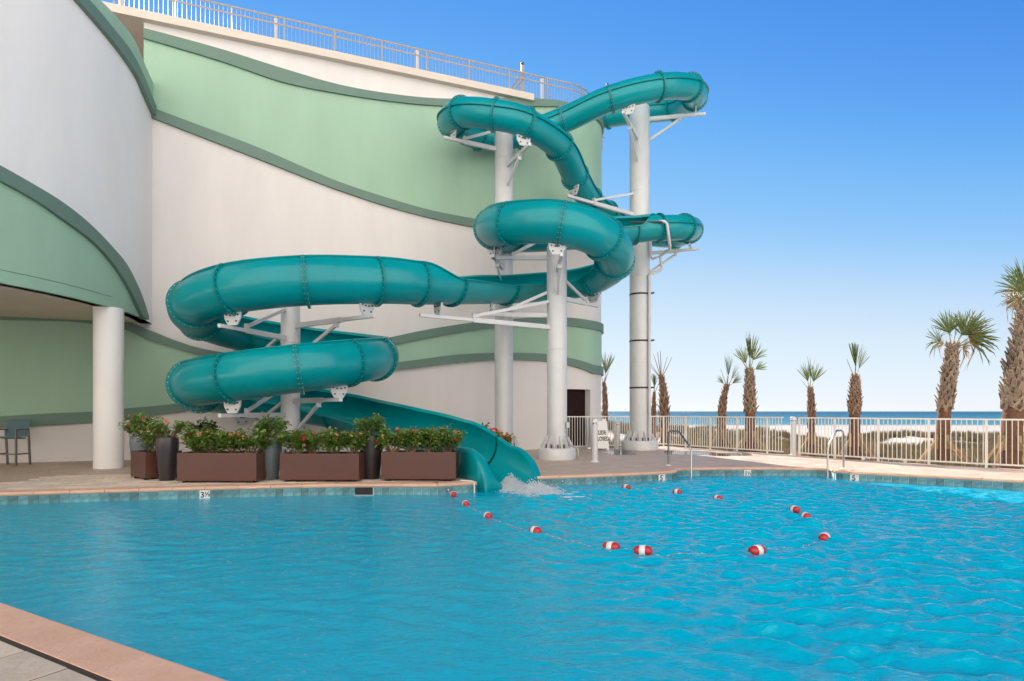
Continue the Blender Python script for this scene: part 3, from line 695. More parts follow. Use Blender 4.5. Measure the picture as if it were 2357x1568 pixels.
def sea_material():
    m = bpy.data.materials.new('sea_water'); m.use_nodes = True; n, l = m.node_tree.nodes, m.node_tree.links; b = n['Principled BSDF']
    tc = n.new('ShaderNodeTexCoord'); sp = n.new('ShaderNodeSeparateXYZ'); l.new(tc.outputs['Object'], sp.inputs[0])
    mr = n.new('ShaderNodeMapRange'); mr.inputs['From Min'].default_value = 185; mr.inputs['From Max'].default_value = 900; l.new(sp.outputs['Y'], mr.inputs['Value'])
    cr = n.new('ShaderNodeValToRGB'); e = cr.color_ramp.elements; e[0].color = (0.14, 0.33, 0.34, 1); e[1].color = (0.02, 0.135, 0.22, 1)
    x = e.new(0.06); x.color = (0.08, 0.27, 0.33, 1); x = e.new(0.3); x.color = (0.05, 0.21, 0.30, 1)
    no = n.new('ShaderNodeTexNoise'); mp = n.new('ShaderNodeMapping'); mp.inputs['Scale'].default_value = (0.012, 0.05, 1); l.new(tc.outputs['Object'], mp.inputs['Vector']); l.new(mp.outputs[0], no.inputs['Vector']); no.inputs['Detail'].default_value = 6
    ad = n.new('ShaderNodeMath'); ad.operation = 'MULTIPLY_ADD'; ad.inputs[1].default_value = 0.25; l.new(no.outputs['Fac'], ad.inputs[0]); 
    sb = n.new('ShaderNodeMath'); sb.operation = 'SUBTRACT'; l.new(mr.outputs[0], sb.inputs[0]); sb.inputs[1].default_value = 0.12; l.new(sb.outputs[0], ad.inputs[2]); l.new(ad.outputs[0], cr.inputs[0])
    l.new(cr.outputs[0], b.inputs['Base Color']); b.inputs['Roughness'].default_value = 0.45; b.inputs['Specular IOR Level'].default_value = 0.06
    nb = n.new('ShaderNodeTexNoise'); mp2 = n.new('ShaderNodeMapping'); mp2.inputs['Scale'].default_value = (0.15, 0.5, 1); l.new(tc.outputs['Object'], mp2.inputs['Vector']); l.new(mp2.outputs[0], nb.inputs['Vector']); nb.inputs['Detail'].default_value = 5
    bp = n.new('ShaderNodeBump'); bp.inputs['Strength'].default_value = 0.8; bp.inputs['Distance'].default_value = 1.0; l.new(nb.outputs['Fac'], bp.inputs['Height']); l.new(bp.outputs[0], b.inputs['Normal'])
    return m
M['sea'] = sea_material()
mb = MB(); mb.add([(-30000, 150, -2.85), (30000, 150, -2.85), (30000, 30000, -2.85), (-30000, 30000, -2.85)], [(0, 1, 2, 3)]); o = mb.build('sea', M['sea']); o['kind'] = 'structure'
g = random.Random(4); mb = MB()
for k in range(60):
    x = (1400 + g.random() * 1000 - CX) / F * 188 + g.uniform(-30, 60); y = 186 + g.uniform(0, 10); w_ = g.uniform(2, 9)
    mb.box((x, y, -2.80), (w_, g.uniform(0.2, 0.6), 0.10))
o = mb.build('surf_foam', M['foam']); o['kind'] = 'stuff'
mb = MB(); c = PD(1592, 949, 1900); c.z = -2.7
for k in range(16): mb.box((c.x + g.uniform(-28, 28), c.y + g.uniform(-8, 8), -2.0), (g.uniform(5, 14), 6, g.uniform(1.0, 2.2)))
o = mb.build('boat_wake', M['foam']); o['kind'] = 'stuff'

# dune grass: thin blades in tufts, one object
def dune_grass():
    g = np.random.default_rng(9); V = []; Fc = []; mi = []
    n = 0; tries = 0
    while n < 5200 and tries < 60000:
        tries += 1
        D = 16 + 28 * g.random() ** 0.85; px = 1380 + g.random() * 1250; x = (px - CX) / F * D
        # outside the fence only
        i_ = np.interp(x, [q.x for q in FENCE[3:]], [q.y for q in FENCE[3:]])
        if D < i_ + 1.0: continue
        pat = math.sin(x * 0.55 + 0.8) * math.sin(D * 0.42 + x * 0.13) + 0.5 * math.sin(x * 1.3 + D * 0.9)
        if pat < -0.35: continue
        if D < 22 and g.random() < 0.35: continue
        z = mound(x, D); n += 1; m_ = int(g.integers(0, 3))
        for k in range(int(g.integers(12, 20))):
            a = g.random() * 6.283; rr = 0.28 * g.random(); h = (0.16 + 0.24 * g.random()); w_ = 0.010 + 0.00045 * D
            bx, by = x + rr * math.cos(a), D + rr * math.sin(a); lx_, ly_ = (g.random() - 0.4) * 0.4 * h, (g.random() - 0.5) * 0.4 * h
            b = len(V); V += [(bx - w_, by, z - 0.05), (bx + w_, by, z - 0.05), (bx + lx_, by + ly_, z + h)]; Fc.append((b, b + 1, b + 2)); mi.append(m_)
    me = bpy.data.meshes.new('dune_grass'); me.from_pydata(V, [], Fc)
    for m_ in (mat('grass_olive', (0.135, 0.112, 0.058), 0.8, trans=0.2), mat('grass_dry', (0.20, 0.152, 0.088), 0.8, trans=0.2), mat('grass_dark', (0.085, 0.072, 0.044), 0.8, trans=0.2)): me.materials.append(m_)
    me.polygons.foreach_set('material_index', mi); me.update()
    o = bpy.data.objects.new('dune_grass', me); _link(o, None, Vector((0, 0, 0))); o['kind'] = 'stuff'
dune_grass()

# ------------------------------------------------------------------ water slide
RT, RF = 0.42, 0.55
CP = [  # x, y, z, radius, degrees of wall on the left, on the right (180 + 180 = closed tube)
 (2.6,25.9,13.75,RT,180,180),(3.99,25.2,13.6,RT,180,180),(5.2,24.4,13.4,RT,180,180),(6.3,23.6,13.15,RT,180,180),(6.68,22.3,12.9,RT,180,180),
 (6.15,21.05,12.6,RT,180,180),(4.9,20.35,12.25,RT,180,180),(3.3,20.4,11.88,RT,180,180),(1.75,20.9,11.4,RT,180,180),(0.2,21.1,10.98,RT,180,180),
 (-1.15,20.75,10.8,RT,180,180),(-1.9,19.4,10.6,RT,180,180),(-1.5,18.2,10.33,RT,180,180),(-0.5,17.75,10.05,RT,180,180),(0.4,17.9,9.88,RT,180,180),
 (1.48,19.0,9.68,RT,180,180),(2.12,20.4,9.28,RT,180,180),(2.75,21.55,8.9,RT,180,180),(3.5,22.5,8.72,RT,180,180),(4.4,23.5,8.5,RT,180,180),
 (5.4,23.8,8.3,RT,180,180),(6.2,23.1,8.05,RT,180,180),(6.42,22.0,7.95,RT,180,180),(5.9,20.95,7.72,RT,180,180),(4.95,20.5,7.58,RT,180,180),
 (4.1,20.35,7.5,0.46,85,160),(2.7,20.1,7.35,RF,75,150),(1.3,19.7,7.15,RF,75,150),(0.0,19.15,6.97,RF,75,150),(-0.52,17.9,6.78,RF,75,150),
 (0.0,16.7,6.55,RF,75,150),(1.3,16.1,6.36,RF,75,150),(2.5,16.6,6.1,RF,75,150),(2.98,17.8,5.82,RF,75,150),(2.5,19.2,5.63,RF,75,145),
 (1.3,19.4,5.48,RF,78,135),(-0.2,18.3,5.2,RF,80,125),(-1.63,16.2,4.8,RF,92,108),(-2.4,15.4,4.66,RF,138,80),(-3.3,14.75,4.56,RF,150,75),
 (-4.72,13.95,4.38,RF,150,75),(-6.4,13.95,4.2,RF,150,75),(-7.7,14.75,4.0,RF,150,75),(-8.15,15.95,3.86,RF,150,75),(-7.75,17.6,3.68,RF,150,75),
 (-6.2,18.45,3.45,RF,150,75),(-4.75,18.2,3.22,RF,150,75),(-3.85,17.3,3.0,RF,150,75),(-3.62,16.0,2.8,RF,150,75),(-4.0,14.75,2.6,RF,150,75),
 (-4.9,13.95,2.38,RF,150,75),(-6.4,13.95,2.18,RF,150,75),(-7.7,14.75,2.06,RF,150,75),(-8.15,15.95,1.96,RF,150,75),(-7.7,17.5,1.82,RF,150,75),
 (-6.3,18.2,1.6,RF,150,75),(-5.0,17.6,1.4,RF,148,75),(-3.65,16.4,1.16,RF,145,75),(-2.2,14.98,0.92,RF,138,75),(-1.35,14.07,0.78,RF,129,80),(-0.75,13.41,0.66,RF,106,85)]
slide = thing('water_slide', 'teal fibreglass water slide winding from the roof down into the pool', 'water slide', (-2.5, 16, 0))
CV = [np.array(c, float) for c in CP]
def spl(i, t):
    m = len(CV); p0, p1, p2, p3 = CV[max(i - 1, 0)], CV[i], CV[min(i + 1, m - 1)], CV[min(i + 2, m - 1)]
    # angles and radius ease linearly, position by a spline
    q = 0.5 * ((2 * p1) + (p2 - p0) * t + (2 * p0 - 5 * p1 + 4 * p2 - p3) * t * t + (3 * p1 - p0 - 3 * p2 + p3) * t ** 3)
    q[3:] = p1[3:] + (p2[3:] - p1[3:]) * (t * t * (3 - 2 * t)); return q
NS = 12
def frame(i, t):
    e = 0.02
    a = spl(i, max(0, t - e)); b = spl(i, min(1, t + e)); q = spl(i, t)
    T = Vector(b[:3] - a[:3]).normalized(); rt = T.cross(Vector((0, 0, 1))).normalized(); up = rt.cross(T).normalized()
    return Vector(q[:3]), T, rt, up, q[3], q[4], q[5]
def sec_ring(fr, r, na=30):
    c, T, rt, up, r0, aL, aR = fr
    return [c + rt * (math.sin(R(a)) * r) - up * (math.cos(R(a)) * r) for a in np.linspace(-aL, aR, na)]
def sweep_section(frames, th=0.035, lip=0.055):
    mb = MB(); NA = 34; m = len(frames); closed = frames[0][5] > 179 and frames[-1][5] > 179
    outer_, inner_ = [], []
    for fr in frames:
        outer_.append(sec_ring(fr, fr[4], NA)); inner_.append(sec_ring(fr, fr[4] - th, NA))
    vs = [v for rg in outer_ for v in rg]; fs = [(i * NA + k, (i + 1) * NA + k, (i + 1) * NA + k + 1, i * NA + k + 1) for i in range(m - 1) for k in range(NA - 1)]
    mb.add(vs, fs, True)
    vs = [v for rg in inner_ for v in rg]; mb.add(vs, [tuple(reversed(f)) for f in fs], True)
    if not closed:                                    # rolled lips along both free edges
        for side, k in ((-1, 0), (1, NA - 1)):
            prof = []
            for fr, o_, i_ in zip(frames, outer_, inner_):
                c = fr[0]; rad = (o_[k] - c).normalized(); a = R(-fr[5] if side < 0 else fr[6])
                tang = (fr[2] * math.cos(a) + fr[3] * math.sin(a)) * side
                p = i_[k]; prof.append([p, p + tang * 0.03, p + tang * 0.03 + rad * (th + lip), o_[k] + rad * lip, o_[k]])
            n5 = 5; vs = [v for q in prof for v in q]
            mb.add(vs, [(i * n5 + j, (i + 1) * n5 + j, (i + 1) * n5 + j + 1, i * n5 + j + 1) for i in range(m - 1) for j in range(n5 - 1)])
    else:                                             # seams of the two half shells
        for a in (-98, 98):
            prof = []
            for fr in frames:
                c, T, rt, up, r0 = fr[:5]; rad = rt * math.sin(R(a)) - up * math.cos(R(a)); tg = (rt * math.cos(R(a)) + up * math.sin(R(a))) * 0.018
                prof.append([c + rad * (r0 - 0.005) - tg, c + rad * (r0 + 0.05) - tg, c + rad * (r0 + 0.05) + tg, c + rad * (r0 - 0.005) + tg])
            vs = [v for q in prof for v in q]
            mb.add(vs, [(i * 4 + j, (i + 1) * 4 + j, (i + 1) * 4 + j + 1, i * 4 + j + 1) for i in range(m - 1) for j in range(3)], False, 1)
    return mb
def flange_mesh(fr, bolts):
    mb = MB(); NA = 40; c, T, rt, up, r0, aL, aR = fr; hw = 0.028; hh = 0.07
    prof = []
    for a in np.linspace(-aL, aR, NA):
        d = rt * math.sin(R(a)) - up * math.cos(R(a))
        prof.append([c + d * (r0 - 0.004) - T * hw, c + d * (r0 + hh) - T * hw, c + d * (r0 + hh) + T * hw, c + d * (r0 - 0.004) + T * hw])
    vs = [v for q in prof for v in q]
    mb.add(vs, [(i * 4 + j, i * 4 + (j + 1) % 4, (i + 1) * 4 + (j + 1) % 4, (i + 1) * 4 + j) for i in range(NA - 1) for j in range(4)])
    nb = max(4, int((aL + aR) / 13))
    for a in np.linspace(-aL + 4, aR - 4, nb):
        d = rt * math.sin(R(a)) - up * math.cos(R(a)); p = c + d * (r0 + 0.035)
        bolts.bar(p - T * (hw + 0.008), p + T * (hw + 0.008), 0.013)
    return mb
bolts = MB()
nC = len(CV)
for i in range(nC - 1):
    frs = [frame(i, k / NS) for k in range(NS + 1)]
    sharp(sweep_section(frs).build('tube_section' if CP[i][4] > 179 else 'flume_section', [M['slide'], M['flange']], slide), 40)
    flange_mesh(frs[0], bolts).build('flange', M['flange'], slide)
o = bolts.build('flange_bolts', M['bolt'], slide); o['kind'] = 'stuff'
# run-out: open trough with skirts that falls into the pool
mb = MB(); prof_all = []; T = Vector((0.67, -0.742, 0)).normalized(); rt = T.cross(Vector((0, 0, 1))); up = Vector((0, 0, 1)); NK = 26
for k in range(NK + 1):
    u = k / NK; s_ = 1.22 * u; c = Vector((-0.75, 13.41, 0)) + T * s_; cz = 0.66 - 0.20 * u - 0.16 * u * u; r0 = RF + 0.03 * u
    d_ = max(0.0, (s_ - 0.36) / 0.86); drop = (1 - min(1.0, d_) ** 2.3) ** 0.5 if d_ > 0 else 1.0
    prof = []
    for sgn, z0 in ((1, 0.605), (-1, 0.80 - 0.20 * min(1, u / 0.35))):          # near side (right-hand), far side
        zr = -0.30 + (z0 + 0.30) * drop; zc = (zr - cz) / r0
        a_ = 180 - math.degrees(math.acos(max(-1, min(1, zc)))) ; prof.append((a_, zr))
    aR_, zR = prof[0]; aL_, zL = prof[1]; W_ = 0.63 + 0.15 * min(1.0, u / 0.8)
    pts = [Vector((c.x, c.y, cz)) + rt * (math.sin(R(a)) * r0) - up * (math.cos(R(a)) * r0) for a in np.linspace(-max(12, aL_), max(12, aR_), 30)]
    def side(p, zr, sg):
        o_ = (p - Vector((c.x, c.y, p.z))).dot(rt) * sg; out = []
        for f_, dz in ((0.25, 0.028), (0.6, 0.022), (0.88, -0.01), (1.0, -0.06)): out.append(Vector((c.x, c.y, zr + dz * drop)) + rt * (sg * (o_ + (W_ - o_) * f_)))
        out.append(Vector((c.x, c.y, -0.36)) + rt * (sg * (W_ + 0.015))); return out
    prof_all.append(list(reversed(side(pts[0], zL, -1))) + pts + side(pts[-1], zR, 1))
m_ = len(prof_all[0]); vs = [v for q in prof_all for v in q]
mb.add(vs, [(i * m_ + j, (i + 1) * m_ + j, (i + 1) * m_ + j + 1, i * m_ + j + 1) for i in range(NK) for j in range(m_ - 1)], True)
o = mb.build('runout', M['slide'], slide); sharp(o, 50)
md = o.modifiers.new('thickness', 'SOLIDIFY'); md.thickness = 0.03; md.offset = 0
# support columns ------------------------------------------------------------------------
def pt(i): return Vector(CV[i][:3])
def column(label, x, y, rad, ztop, base_r, arms, gusset=True, base_h=0.30):
    t = thing('support_column', label, 'column', (x, y, 0), 'white steel columns carrying the water slide')
    mb = MB(); mb.lathe((x, y, 0), [(rad, base_h), (rad, ztop - 0.04), (rad - 0.03, ztop)], 40); 
    for zz in np.arange(3.2, ztop - 0.5, 3.1): mb.lathe((x, y, 0), [(rad, zz), (rad + 0.006, zz + 0.005), (rad + 0.006, zz + 0.03), (rad, zz + 0.035)], 40)
    mb.build('shaft', M['white_metal'], t)
    mb = MB(); mb.lathe((x, y, 0), [(base_r, 0.0), (base_r, base_h - 0.05), (base_r - 0.04, base_h), (rad * 0.9, base_h)], 40); mb.build('footing', M['white_metal'], t)
    gm = MB(); h0, h1 = 0.36, base_r - rad - 0.07
    gm.add([(0, -0.012, 0), (h1, -0.012, 0), (h1, -0.012, 0.06), (0.03, -0.012, h0), (0, -0.012, h0), (0, 0.012, 0), (h1, 0.012, 0), (h1, 0.012, 0.06), (0.03, 0.012, h0), (0, 0.012, h0)],
           [(0, 1, 2, 3, 4), (9, 8, 7, 6, 5), (0, 5, 6, 1), (1, 6, 7, 2), (2, 7, 8, 3), (3, 8, 9, 4)])
    gme = gm.mesh('gusset', M['white_metal'])
    am = MB(); am.lathe((0, 0, 0), [(0.022, 0), (0.022, 0.11), (0.0, 0.11)], 6); ame = am.mesh('anchor_bolt', M['strap'])
    for k in range(14):
        a = 2 * math.pi * k / 14
        inst('gusset', gme, t, (x + (rad - 0.002) * math.cos(a), y + (rad - 0.002) * math.sin(a), base_h), (0, 0, a))
        a += math.pi / 14; inst('anchor_bolt', ame, t, (x + (rad + h1 * 0.6) * math.cos(a), y + (rad + h1 * 0.6) * math.sin(a), base_h))
    for ci, ang_up, ext in arms:
        q = pt(ci) if isinstance(ci, int) else Vector(frame(int(ci), ci - int(ci))[0]); fr = frame(min(int(ci), nC - 2), ci - int(ci)); bot = q - fr[3] * (fr[4] + 0.06)
        d = Vector((q.x - x, q.y - y, 0)); L = d.length; d.normalize(); zb = bot.z - 0.26
        a = Vector((x, y, zb)) + d * (rad - 0.02); b = Vector((x, y, zb)) + d * (L + ext)
        mb = MB(); mb.bar(a, a + (b - a) * 0.62, 0.085, 0.125); mb.bar(a + (b - a) * 0.62, b, 0.085, 0.085)
        mb.bar(a - d * 0.01 + Vector((0, 0, -0.11)), a - d * 0.01 + Vector((0, 0, 0.11)), 0.16, 0.04, up=(d.x, d.y, 0))
        arm = mb.build('support_arm', M['white_metal'], t)
        sd_ = Vector((-d.y, d.x, 0)); u = Vector((0, 0, 1)); pb = MB(); c = Vector((bot.x, bot.y, 0))
        z0, z1 = zb + 0.05, bot.z + 0.06
        poly = [(-0.12, z0), (0.12, z0), (0.21, z0 + (z1 - z0) * 0.55), (0.23, z1 + 0.03), (-0.23, z1 + 0.03), (-0.21, z0 + (z1 - z0) * 0.55)]
        for off in (-0.02, 0.02): pb.add([c + sd_ * px + u * pz + d * off for px, pz in poly], [tuple(range(6)) if off < 0 else tuple(reversed(range(6)))])
        fr_, bk = [c + sd_ * px + u * pz - d * 0.02 for px, pz in poly], [c + sd_ * px + u * pz + d * 0.02 for px, pz in poly]
        pb.add(fr_ + bk, [(i, i + 6, (i + 1) % 6 + 6, (i + 1) % 6) for i in range(6)])
        pb.build('saddle_plate', M['white_metal'], arm)
        hb = MB()
        for px, pz in ((-0.15, z1 - 0.03), (-0.05, z1 - 0.05), (0.05, z1 - 0.05), (0.15, z1 - 0.03), (-0.11, z0 + 0.09), (0.11, z0 + 0.09)):
            hb.bar(c + sd_ * px + u * pz - d * 0.04, c + sd_ * px + u * pz + d * 0.04, 0.035)
        hb.build('bolts', M['strap'], arm)
        br_ = MB(); e0 = a + (b - a) * (0.62 if ang_up else 0.55); w_ = Vector((x, y, zb + (0.75 if ang_up else -0.85) * min(1.0, L / 2.2))) + d * (rad - 0.01)
        br_.bar(e0 + Vector((0, 0, 0.10 if ang_up else -0.10)), w_, 0.06, 0.08); br_.bar(e0 + Vector((0, 0, -0.02)), e0 + Vector((0, 0, 0.17 if ang_up else -0.17)), 0.12, 0.05, up=(d.x, d.y, 0))
        br_.build('brace', M['white_metal'], arm)
    return t
column('short white column inside the lower teal spiral behind the planters', -5.9, 16.2, 0.245, 4.45, 0.5, [(41.05, 1, 0.35), (44, 1, 0.3), (39.2, 0, 0.35), (51.05, 1, 0.35), (54, 1, 0.3), (49.3, 0, 0.3)])
column('white column close to the wall under the highest left bend of the slide', -0.26, 19.4, 0.295, 10.28, 0.56, [(11.6, 1, 0.35), (14, 0, 0.3), (29, 0, 0.25)])
p3 = column('white column standing in front with the big open teal bend wrapped round it', 1.32, 17.9, 0.295, 6.28, 0.56, [(31, 0, 0.2), (29, 1, 0.1), (34, 1, 0.4), (36.3, 1, 0.35), (37.4, 1, 0.45)], base_h=0.33)
p4 = column('tallest white column at the right with a pipe strapped to it', 4.68, 22.3, 0.365, 12.55, 0.66, [(6.7, 0, 0.3), (4.3, 0, 0.35), (16, 1, 0.35), (22.3, 0, 0.3)], base_h=0.34)
# supply pipe and straps on the tallest column, conduit on the front one
V = lambda x, y, D: PD(x, y, D)
mb = MB(); D0 = 21.95
pp = [V(1495, 1036, D0), V(1495, 640, D0), V(1493, 634, D0), V(1520, 622, D0), V(1524, 617, D0), V(1519, 590, D0), V(1502, 596, D0), V(1497, 590, D0), V(1497, 552, D0)]
mb.tube(pp, 0.055, 10); mb.build('supply_pipe', M['white_metal'], p4)
mb = MB(); mb.tube([V(1519, 590, D0 - 0.2), V(1541, 575, 20.6), V(1542, 566, 20.2), V(1535, 515, 19.95), V(1530, 510, 19.95), V(1518, 510, 20.05)], 0.05, 10); mb.build('supply_pipe', M['white_metal'], p4)
mb = MB(); mb.tube([V(1524, 511, 19.98), V(1450, 512, 20.0)], 0.035, 8); mb.build('spray_bar', M['strap'], slide)
for y in (679, 786, 893):
    mb = MB(); c = V(1473, y, 22.3); mb.lathe((4.68, 22.3, c.z), [(0.366, -0.03), (0.374, -0.03), (0.374, 0.03), (0.366, 0.03)], 36); 
    q = V(1495, y, D0); mb.bar((4.68 + 0.30, 22.05, c.z), (q.x + 0.16, q.y - 0.06, c.z), 0.015, 0.06); mb.build('strap', M['strap'], p4)
mb = MB(); q = Vector((1.32 + 0.3, 17.72, 0)); mb.tube([(q.x, q.y, 0.95), (q.x, q.y, 0.55), (q.x + 0.1, q.y - 0.02, 0.42), (q.x + 0.28, q.y - 0.08, 0.33), (q.x + 0.3, q.y - 0.1, 0.28), (q.x + 0.3, q.y - 0.1, 0.0)], 0.018, 8)
mb.box((q.x, q.y, 1.0), (0.08, 0.1, 0.16)); mb.build('conduit', M['steel'], p3)

# splash where the slide meets the pool: loose foam lumps and droplets
def splash():
    g = np.random.default_rng(3); mb = MB()
    ico = [(0, 0, 1), (0.9, 0, 0), (0, 0.9, 0), (-0.9, 0, 0), (0, -0.9, 0), (0, 0, -1)]
    fc = [(0, 1, 2), (0, 2, 3), (0, 3, 4), (0, 4, 1), (5, 2, 1), (5, 3, 2), (5, 4, 3), (5, 1, 4)]
    def drop(p, r):
        j = 1 + 0.4 * (g.random((6, 3)) - 0.5); mb.add([(p[0] + a * r * j[i, 0], p[1] + b * r * j[i, 1], p[2] + c * r * j[i, 2] * 0.8) for i, (a, b, c) in enumerate(ico)], fc, True)
    ax0 = Vector((-0.06, 12.50)); axd = Vector((0.67, -0.742))
    def hgt(t, w):
        return (0.24 * math.exp(-((t - 0.0) / 0.30) ** 2) + 0.19 * math.exp(-((t - 0.75) / 0.24) ** 2) + 0.08 * math.exp(-((t - 1.15) / 0.28) ** 2)) * math.exp(-(w / (0.20 + 0.14 * t)) ** 2)
    for k in range(6500):
        t = abs(g.normal()) * 0.15 if g.random() < 0.3 else 1.25 * g.random() ** 0.8; w = g.normal() * (0.16 + 0.17 * t); hh = hgt(t, w)
        p = ax0 + axd * t + Vector((0.742, 0.67)) * w; z = -0.2 + hh * (0.35 + 0.75 * g.random()) + (0.10 * g.random() ** 4 if hh > 0.03 else 0)
        drop((p.x, p.y, z), 0.004 + 0.013 * g.random() ** 2)
    n = 44; vs = []; fs = []
    for i in range(n + 1):
        for j in range(n + 1):
            t = -0.35 + 1.85 * i / n; w = -0.6 + 1.2 * j / n; p = ax0 + axd * t + Vector((0.742, 0.67)) * w
            vs.append((p.x, p.y, -0.235 + hgt(t, w) * (0.75 + 0.6 * g.random()) + 0.012 * g.random()))
    for i in range(n):
        for j in range(n):
            a_ = i * (n + 1) + j; q_ = (a_, a_ + 1, a_ + n + 2, a_ + n + 1)
            if max(vs[m][2] for m in q_) > -0.20: fs.append(q_)
    mb.add(vs, fs, True)
    return mb
o = splash().build('splash', mat('splash_foam', (0.88, 0.93, 0.95), 0.4, trans=0.5)); o['kind'] = 'stuff'
# flat foam on the surface around it
g = random.Random(8); mb = MB()
for k in range(260):
    t = g.random() ** 0.7; x = 0.25 + t * 0.95 + g.gauss(0, 0.24); y = 12.1 - t * 0.85 + g.gauss(0, 0.22); r_ = 0.015 + 0.05 * g.random() ** 2
    n_ = 7; ph = g.random() * 6; z = -0.185 + g.random() * 0.012
    mb.add([(x + r_ * (1.8 if True else 1) * math.cos(6.283 * i / n_ + ph) * (0.7 + 0.5 * g.random()), y + r_ * math.sin(6.283 * i / n_ + ph) * (0.7 + 0.5 * g.random()), z) for i in range(n_)], [tuple(range(n_))])
o = mb.build('surface_foam', M['foam']); o['kind'] = 'stuff'

# ------------------------------------------------------------------ pool rope and floats
rp_pts = [(1032,1128,-0.11), (1044,1141,-.17), (1072,1161,-.185), (1123,1189,-.185), (1172,1210,-.2), (1232,1226,-.185), (1320,1252,-.2), (1407,1263,-.185), (1442,1272,-.2), (1480,1273,-.185), (1560,1282,-.205), (1650,1283,-.205), (1743,1273,-.185),
          (1830,1264,-.2), (1898,1241,-.185), (1893,1212,-.2), (1855,1192,-.185), (1829,1182,-.185), (1740,1165,-.2), (1652,1149,-.185), (1600,1142,-.2), (1559,1137,-.185), (1500,1131,-.2), (1442,1125,-.185), (1385,1116,-.2), (1335,1110,-.17), (1294,1100,-.11)]
RP = [PZ(x, y, z) for x, y, z in rp_pts]
q, ang, nn = pool_edge_at(1294, 0); RP[-1] = Vector((q.x + nn.x * 0.02, q.y + nn.y * 0.02, -0.12))
q, ang, nn = pool_edge_at(1031, 0); RP[0] = Vector((q.x + nn.x * 0.02, q.y + nn.y * 0.02, -0.12))
rc = catmull(RP, 60)
for k_ in range(1, len(RP) - 1):
    zw = -0.2 + float(waves(np.array([RP[k_].x]), np.array([RP[k_].y]))[0]); RP[k_].z = zw + (0.012 if 2 <= k_ <= len(RP) - 3 else 0.05)
rope = thing('float_rope', 'red and white twisted rope looping across the pool between two wall anchors', 'rope', RP[0])
# dense resample, two strands twisted round each other
ss = [0.0]
for a, b in zip(rc, rc[1:]): ss.append(ss[-1] + (b - a).length)
N_ = int(ss[-1] / 0.018)
samp = []
for k in range(N_ + 1):
    s = ss[-1] * k / N_; i = max(0, min(len(rc) - 2, int(np.searchsorted(ss, s, side='right') - 1))); t = (s - ss[i]) / max(1e-6, ss[i + 1] - ss[i]); samp.append(rc[i].lerp(rc[i + 1], t))
wz = waves(np.array([p.x for p in samp]), np.array([p.y for p in samp]))
for k_, p in enumerate(samp):
    e_ = min(1.0, min(k_, N_ - k_) / 25.0); p.z = p.z * (1 - e_) + (-0.2 + float(wz[k_]) - 0.008) * e_
for nm, ph, mt in (('white_strand', 0, 'rope_white'), ('red_strand', math.pi, 'red')):
    pts_ = []
    for k, p in enumerate(samp):
        T = (samp[min(k + 1, N_)] - samp[max(k - 1, 0)]).normalized(); sd_ = T.cross(Vector((0, 0, 1))).normalized(); a = k * 0.018 / 0.12 * 6.283 + ph
        pts_.append(p + sd_ * (0.006 * math.cos(a)) + Vector((0, 0, 1)) * (0.006 * math.sin(a)))
    mb = MB(); mb.tube(pts_, 0.0065 if nm[0] == 'w' else 0.0055, 5); mb.build(nm, M[mt], rope)
for q in (RP[0], RP[-1]):
    mb = MB(); mb.lathe((q.x, q.y + 0.01, q.z), [(0.0, -0.03), (0.03, -0.02), (0.03, 0.02), (0.0, 0.03)], 12); mb.build('wall_anchor', M['steel'], rope)
fb = MB(); L2 = 0.098; r_ = 0.061
red = [(0.018, -L2), (0.04, -L2 + 0.006), (r_ * 0.9, -L2 + 0.025), (r_, -L2 + 0.045), (r_, -0.032)]
fb.lathe((0, 0, 0), red, 22); fb.lathe((0, 0, 0), [(r, -z) for r, z in reversed(red)], 22)
wb = MB(); wb.lathe((0, 0, 0), [(r_ - 0.002, -0.032), (r_ + 0.003, -0.030), (r_ + 0.003, 0.030), (r_ - 0.002, 0.032)], 22)
def rot_x(mb):
    mb.v = [(z, y, -x) for x, y, z in mb.v]
rot_x(fb); rot_x(wb); fme, wme = fb.mesh('body', M['red']), wb.mesh('band', M['white'])
FL = [(1, 'red and white float nearest the left rope anchor by the slide mouth', 0.9), (2, 'second float from the left anchor, end turned to the viewer', 0.9), (3, 'third float from the left anchor on the sloping rope', 0.95), (5, 'fourth float from the left anchor, where calm water turns choppy', 1.0),
      (7, 'left one of the two closest floats at the bottom of the rope loop', 1.05), (9, 'right one of the two closest floats at the bottom of the rope loop', 1.05), (12, 'lone float lying level at the lower right of the rope loop', 1.05), (14, 'rightmost float at the far turn of the rope, seen end on', 1.0),
      (16, 'right one of the touching pair of floats on the returning rope', 0.95), (17, 'left one of the touching pair of floats on the returning rope', 0.95), (19, 'fourth float back from the right rope anchor', 0.95), (21, 'third float back from the right rope anchor', 0.95), (23, 'second float back from the right rope anchor', 0.95), (25, 'float nearest the right rope anchor under the dark tiles', 0.9)]
for i, lab, sc in FL:
    p = RP[i]; d = RP[min(i + 1, len(RP) - 1)] - RP[i - 1]; a = math.atan2(d.y, d.x)
    t = thing('pool_float', lab, 'pool float', p, 'red and white floats on the pool rope')
    t.rotation_euler = (0, random.uniform(-0.08, 0.08), a + random.uniform(-0.1, 0.1)); t.scale = (sc, sc, sc)
    for nm, m_ in (('body', fme), ('band', wme)):
        c = bpy.data.objects.new(nm, m_); COL.objects.link(c); c.parent = t

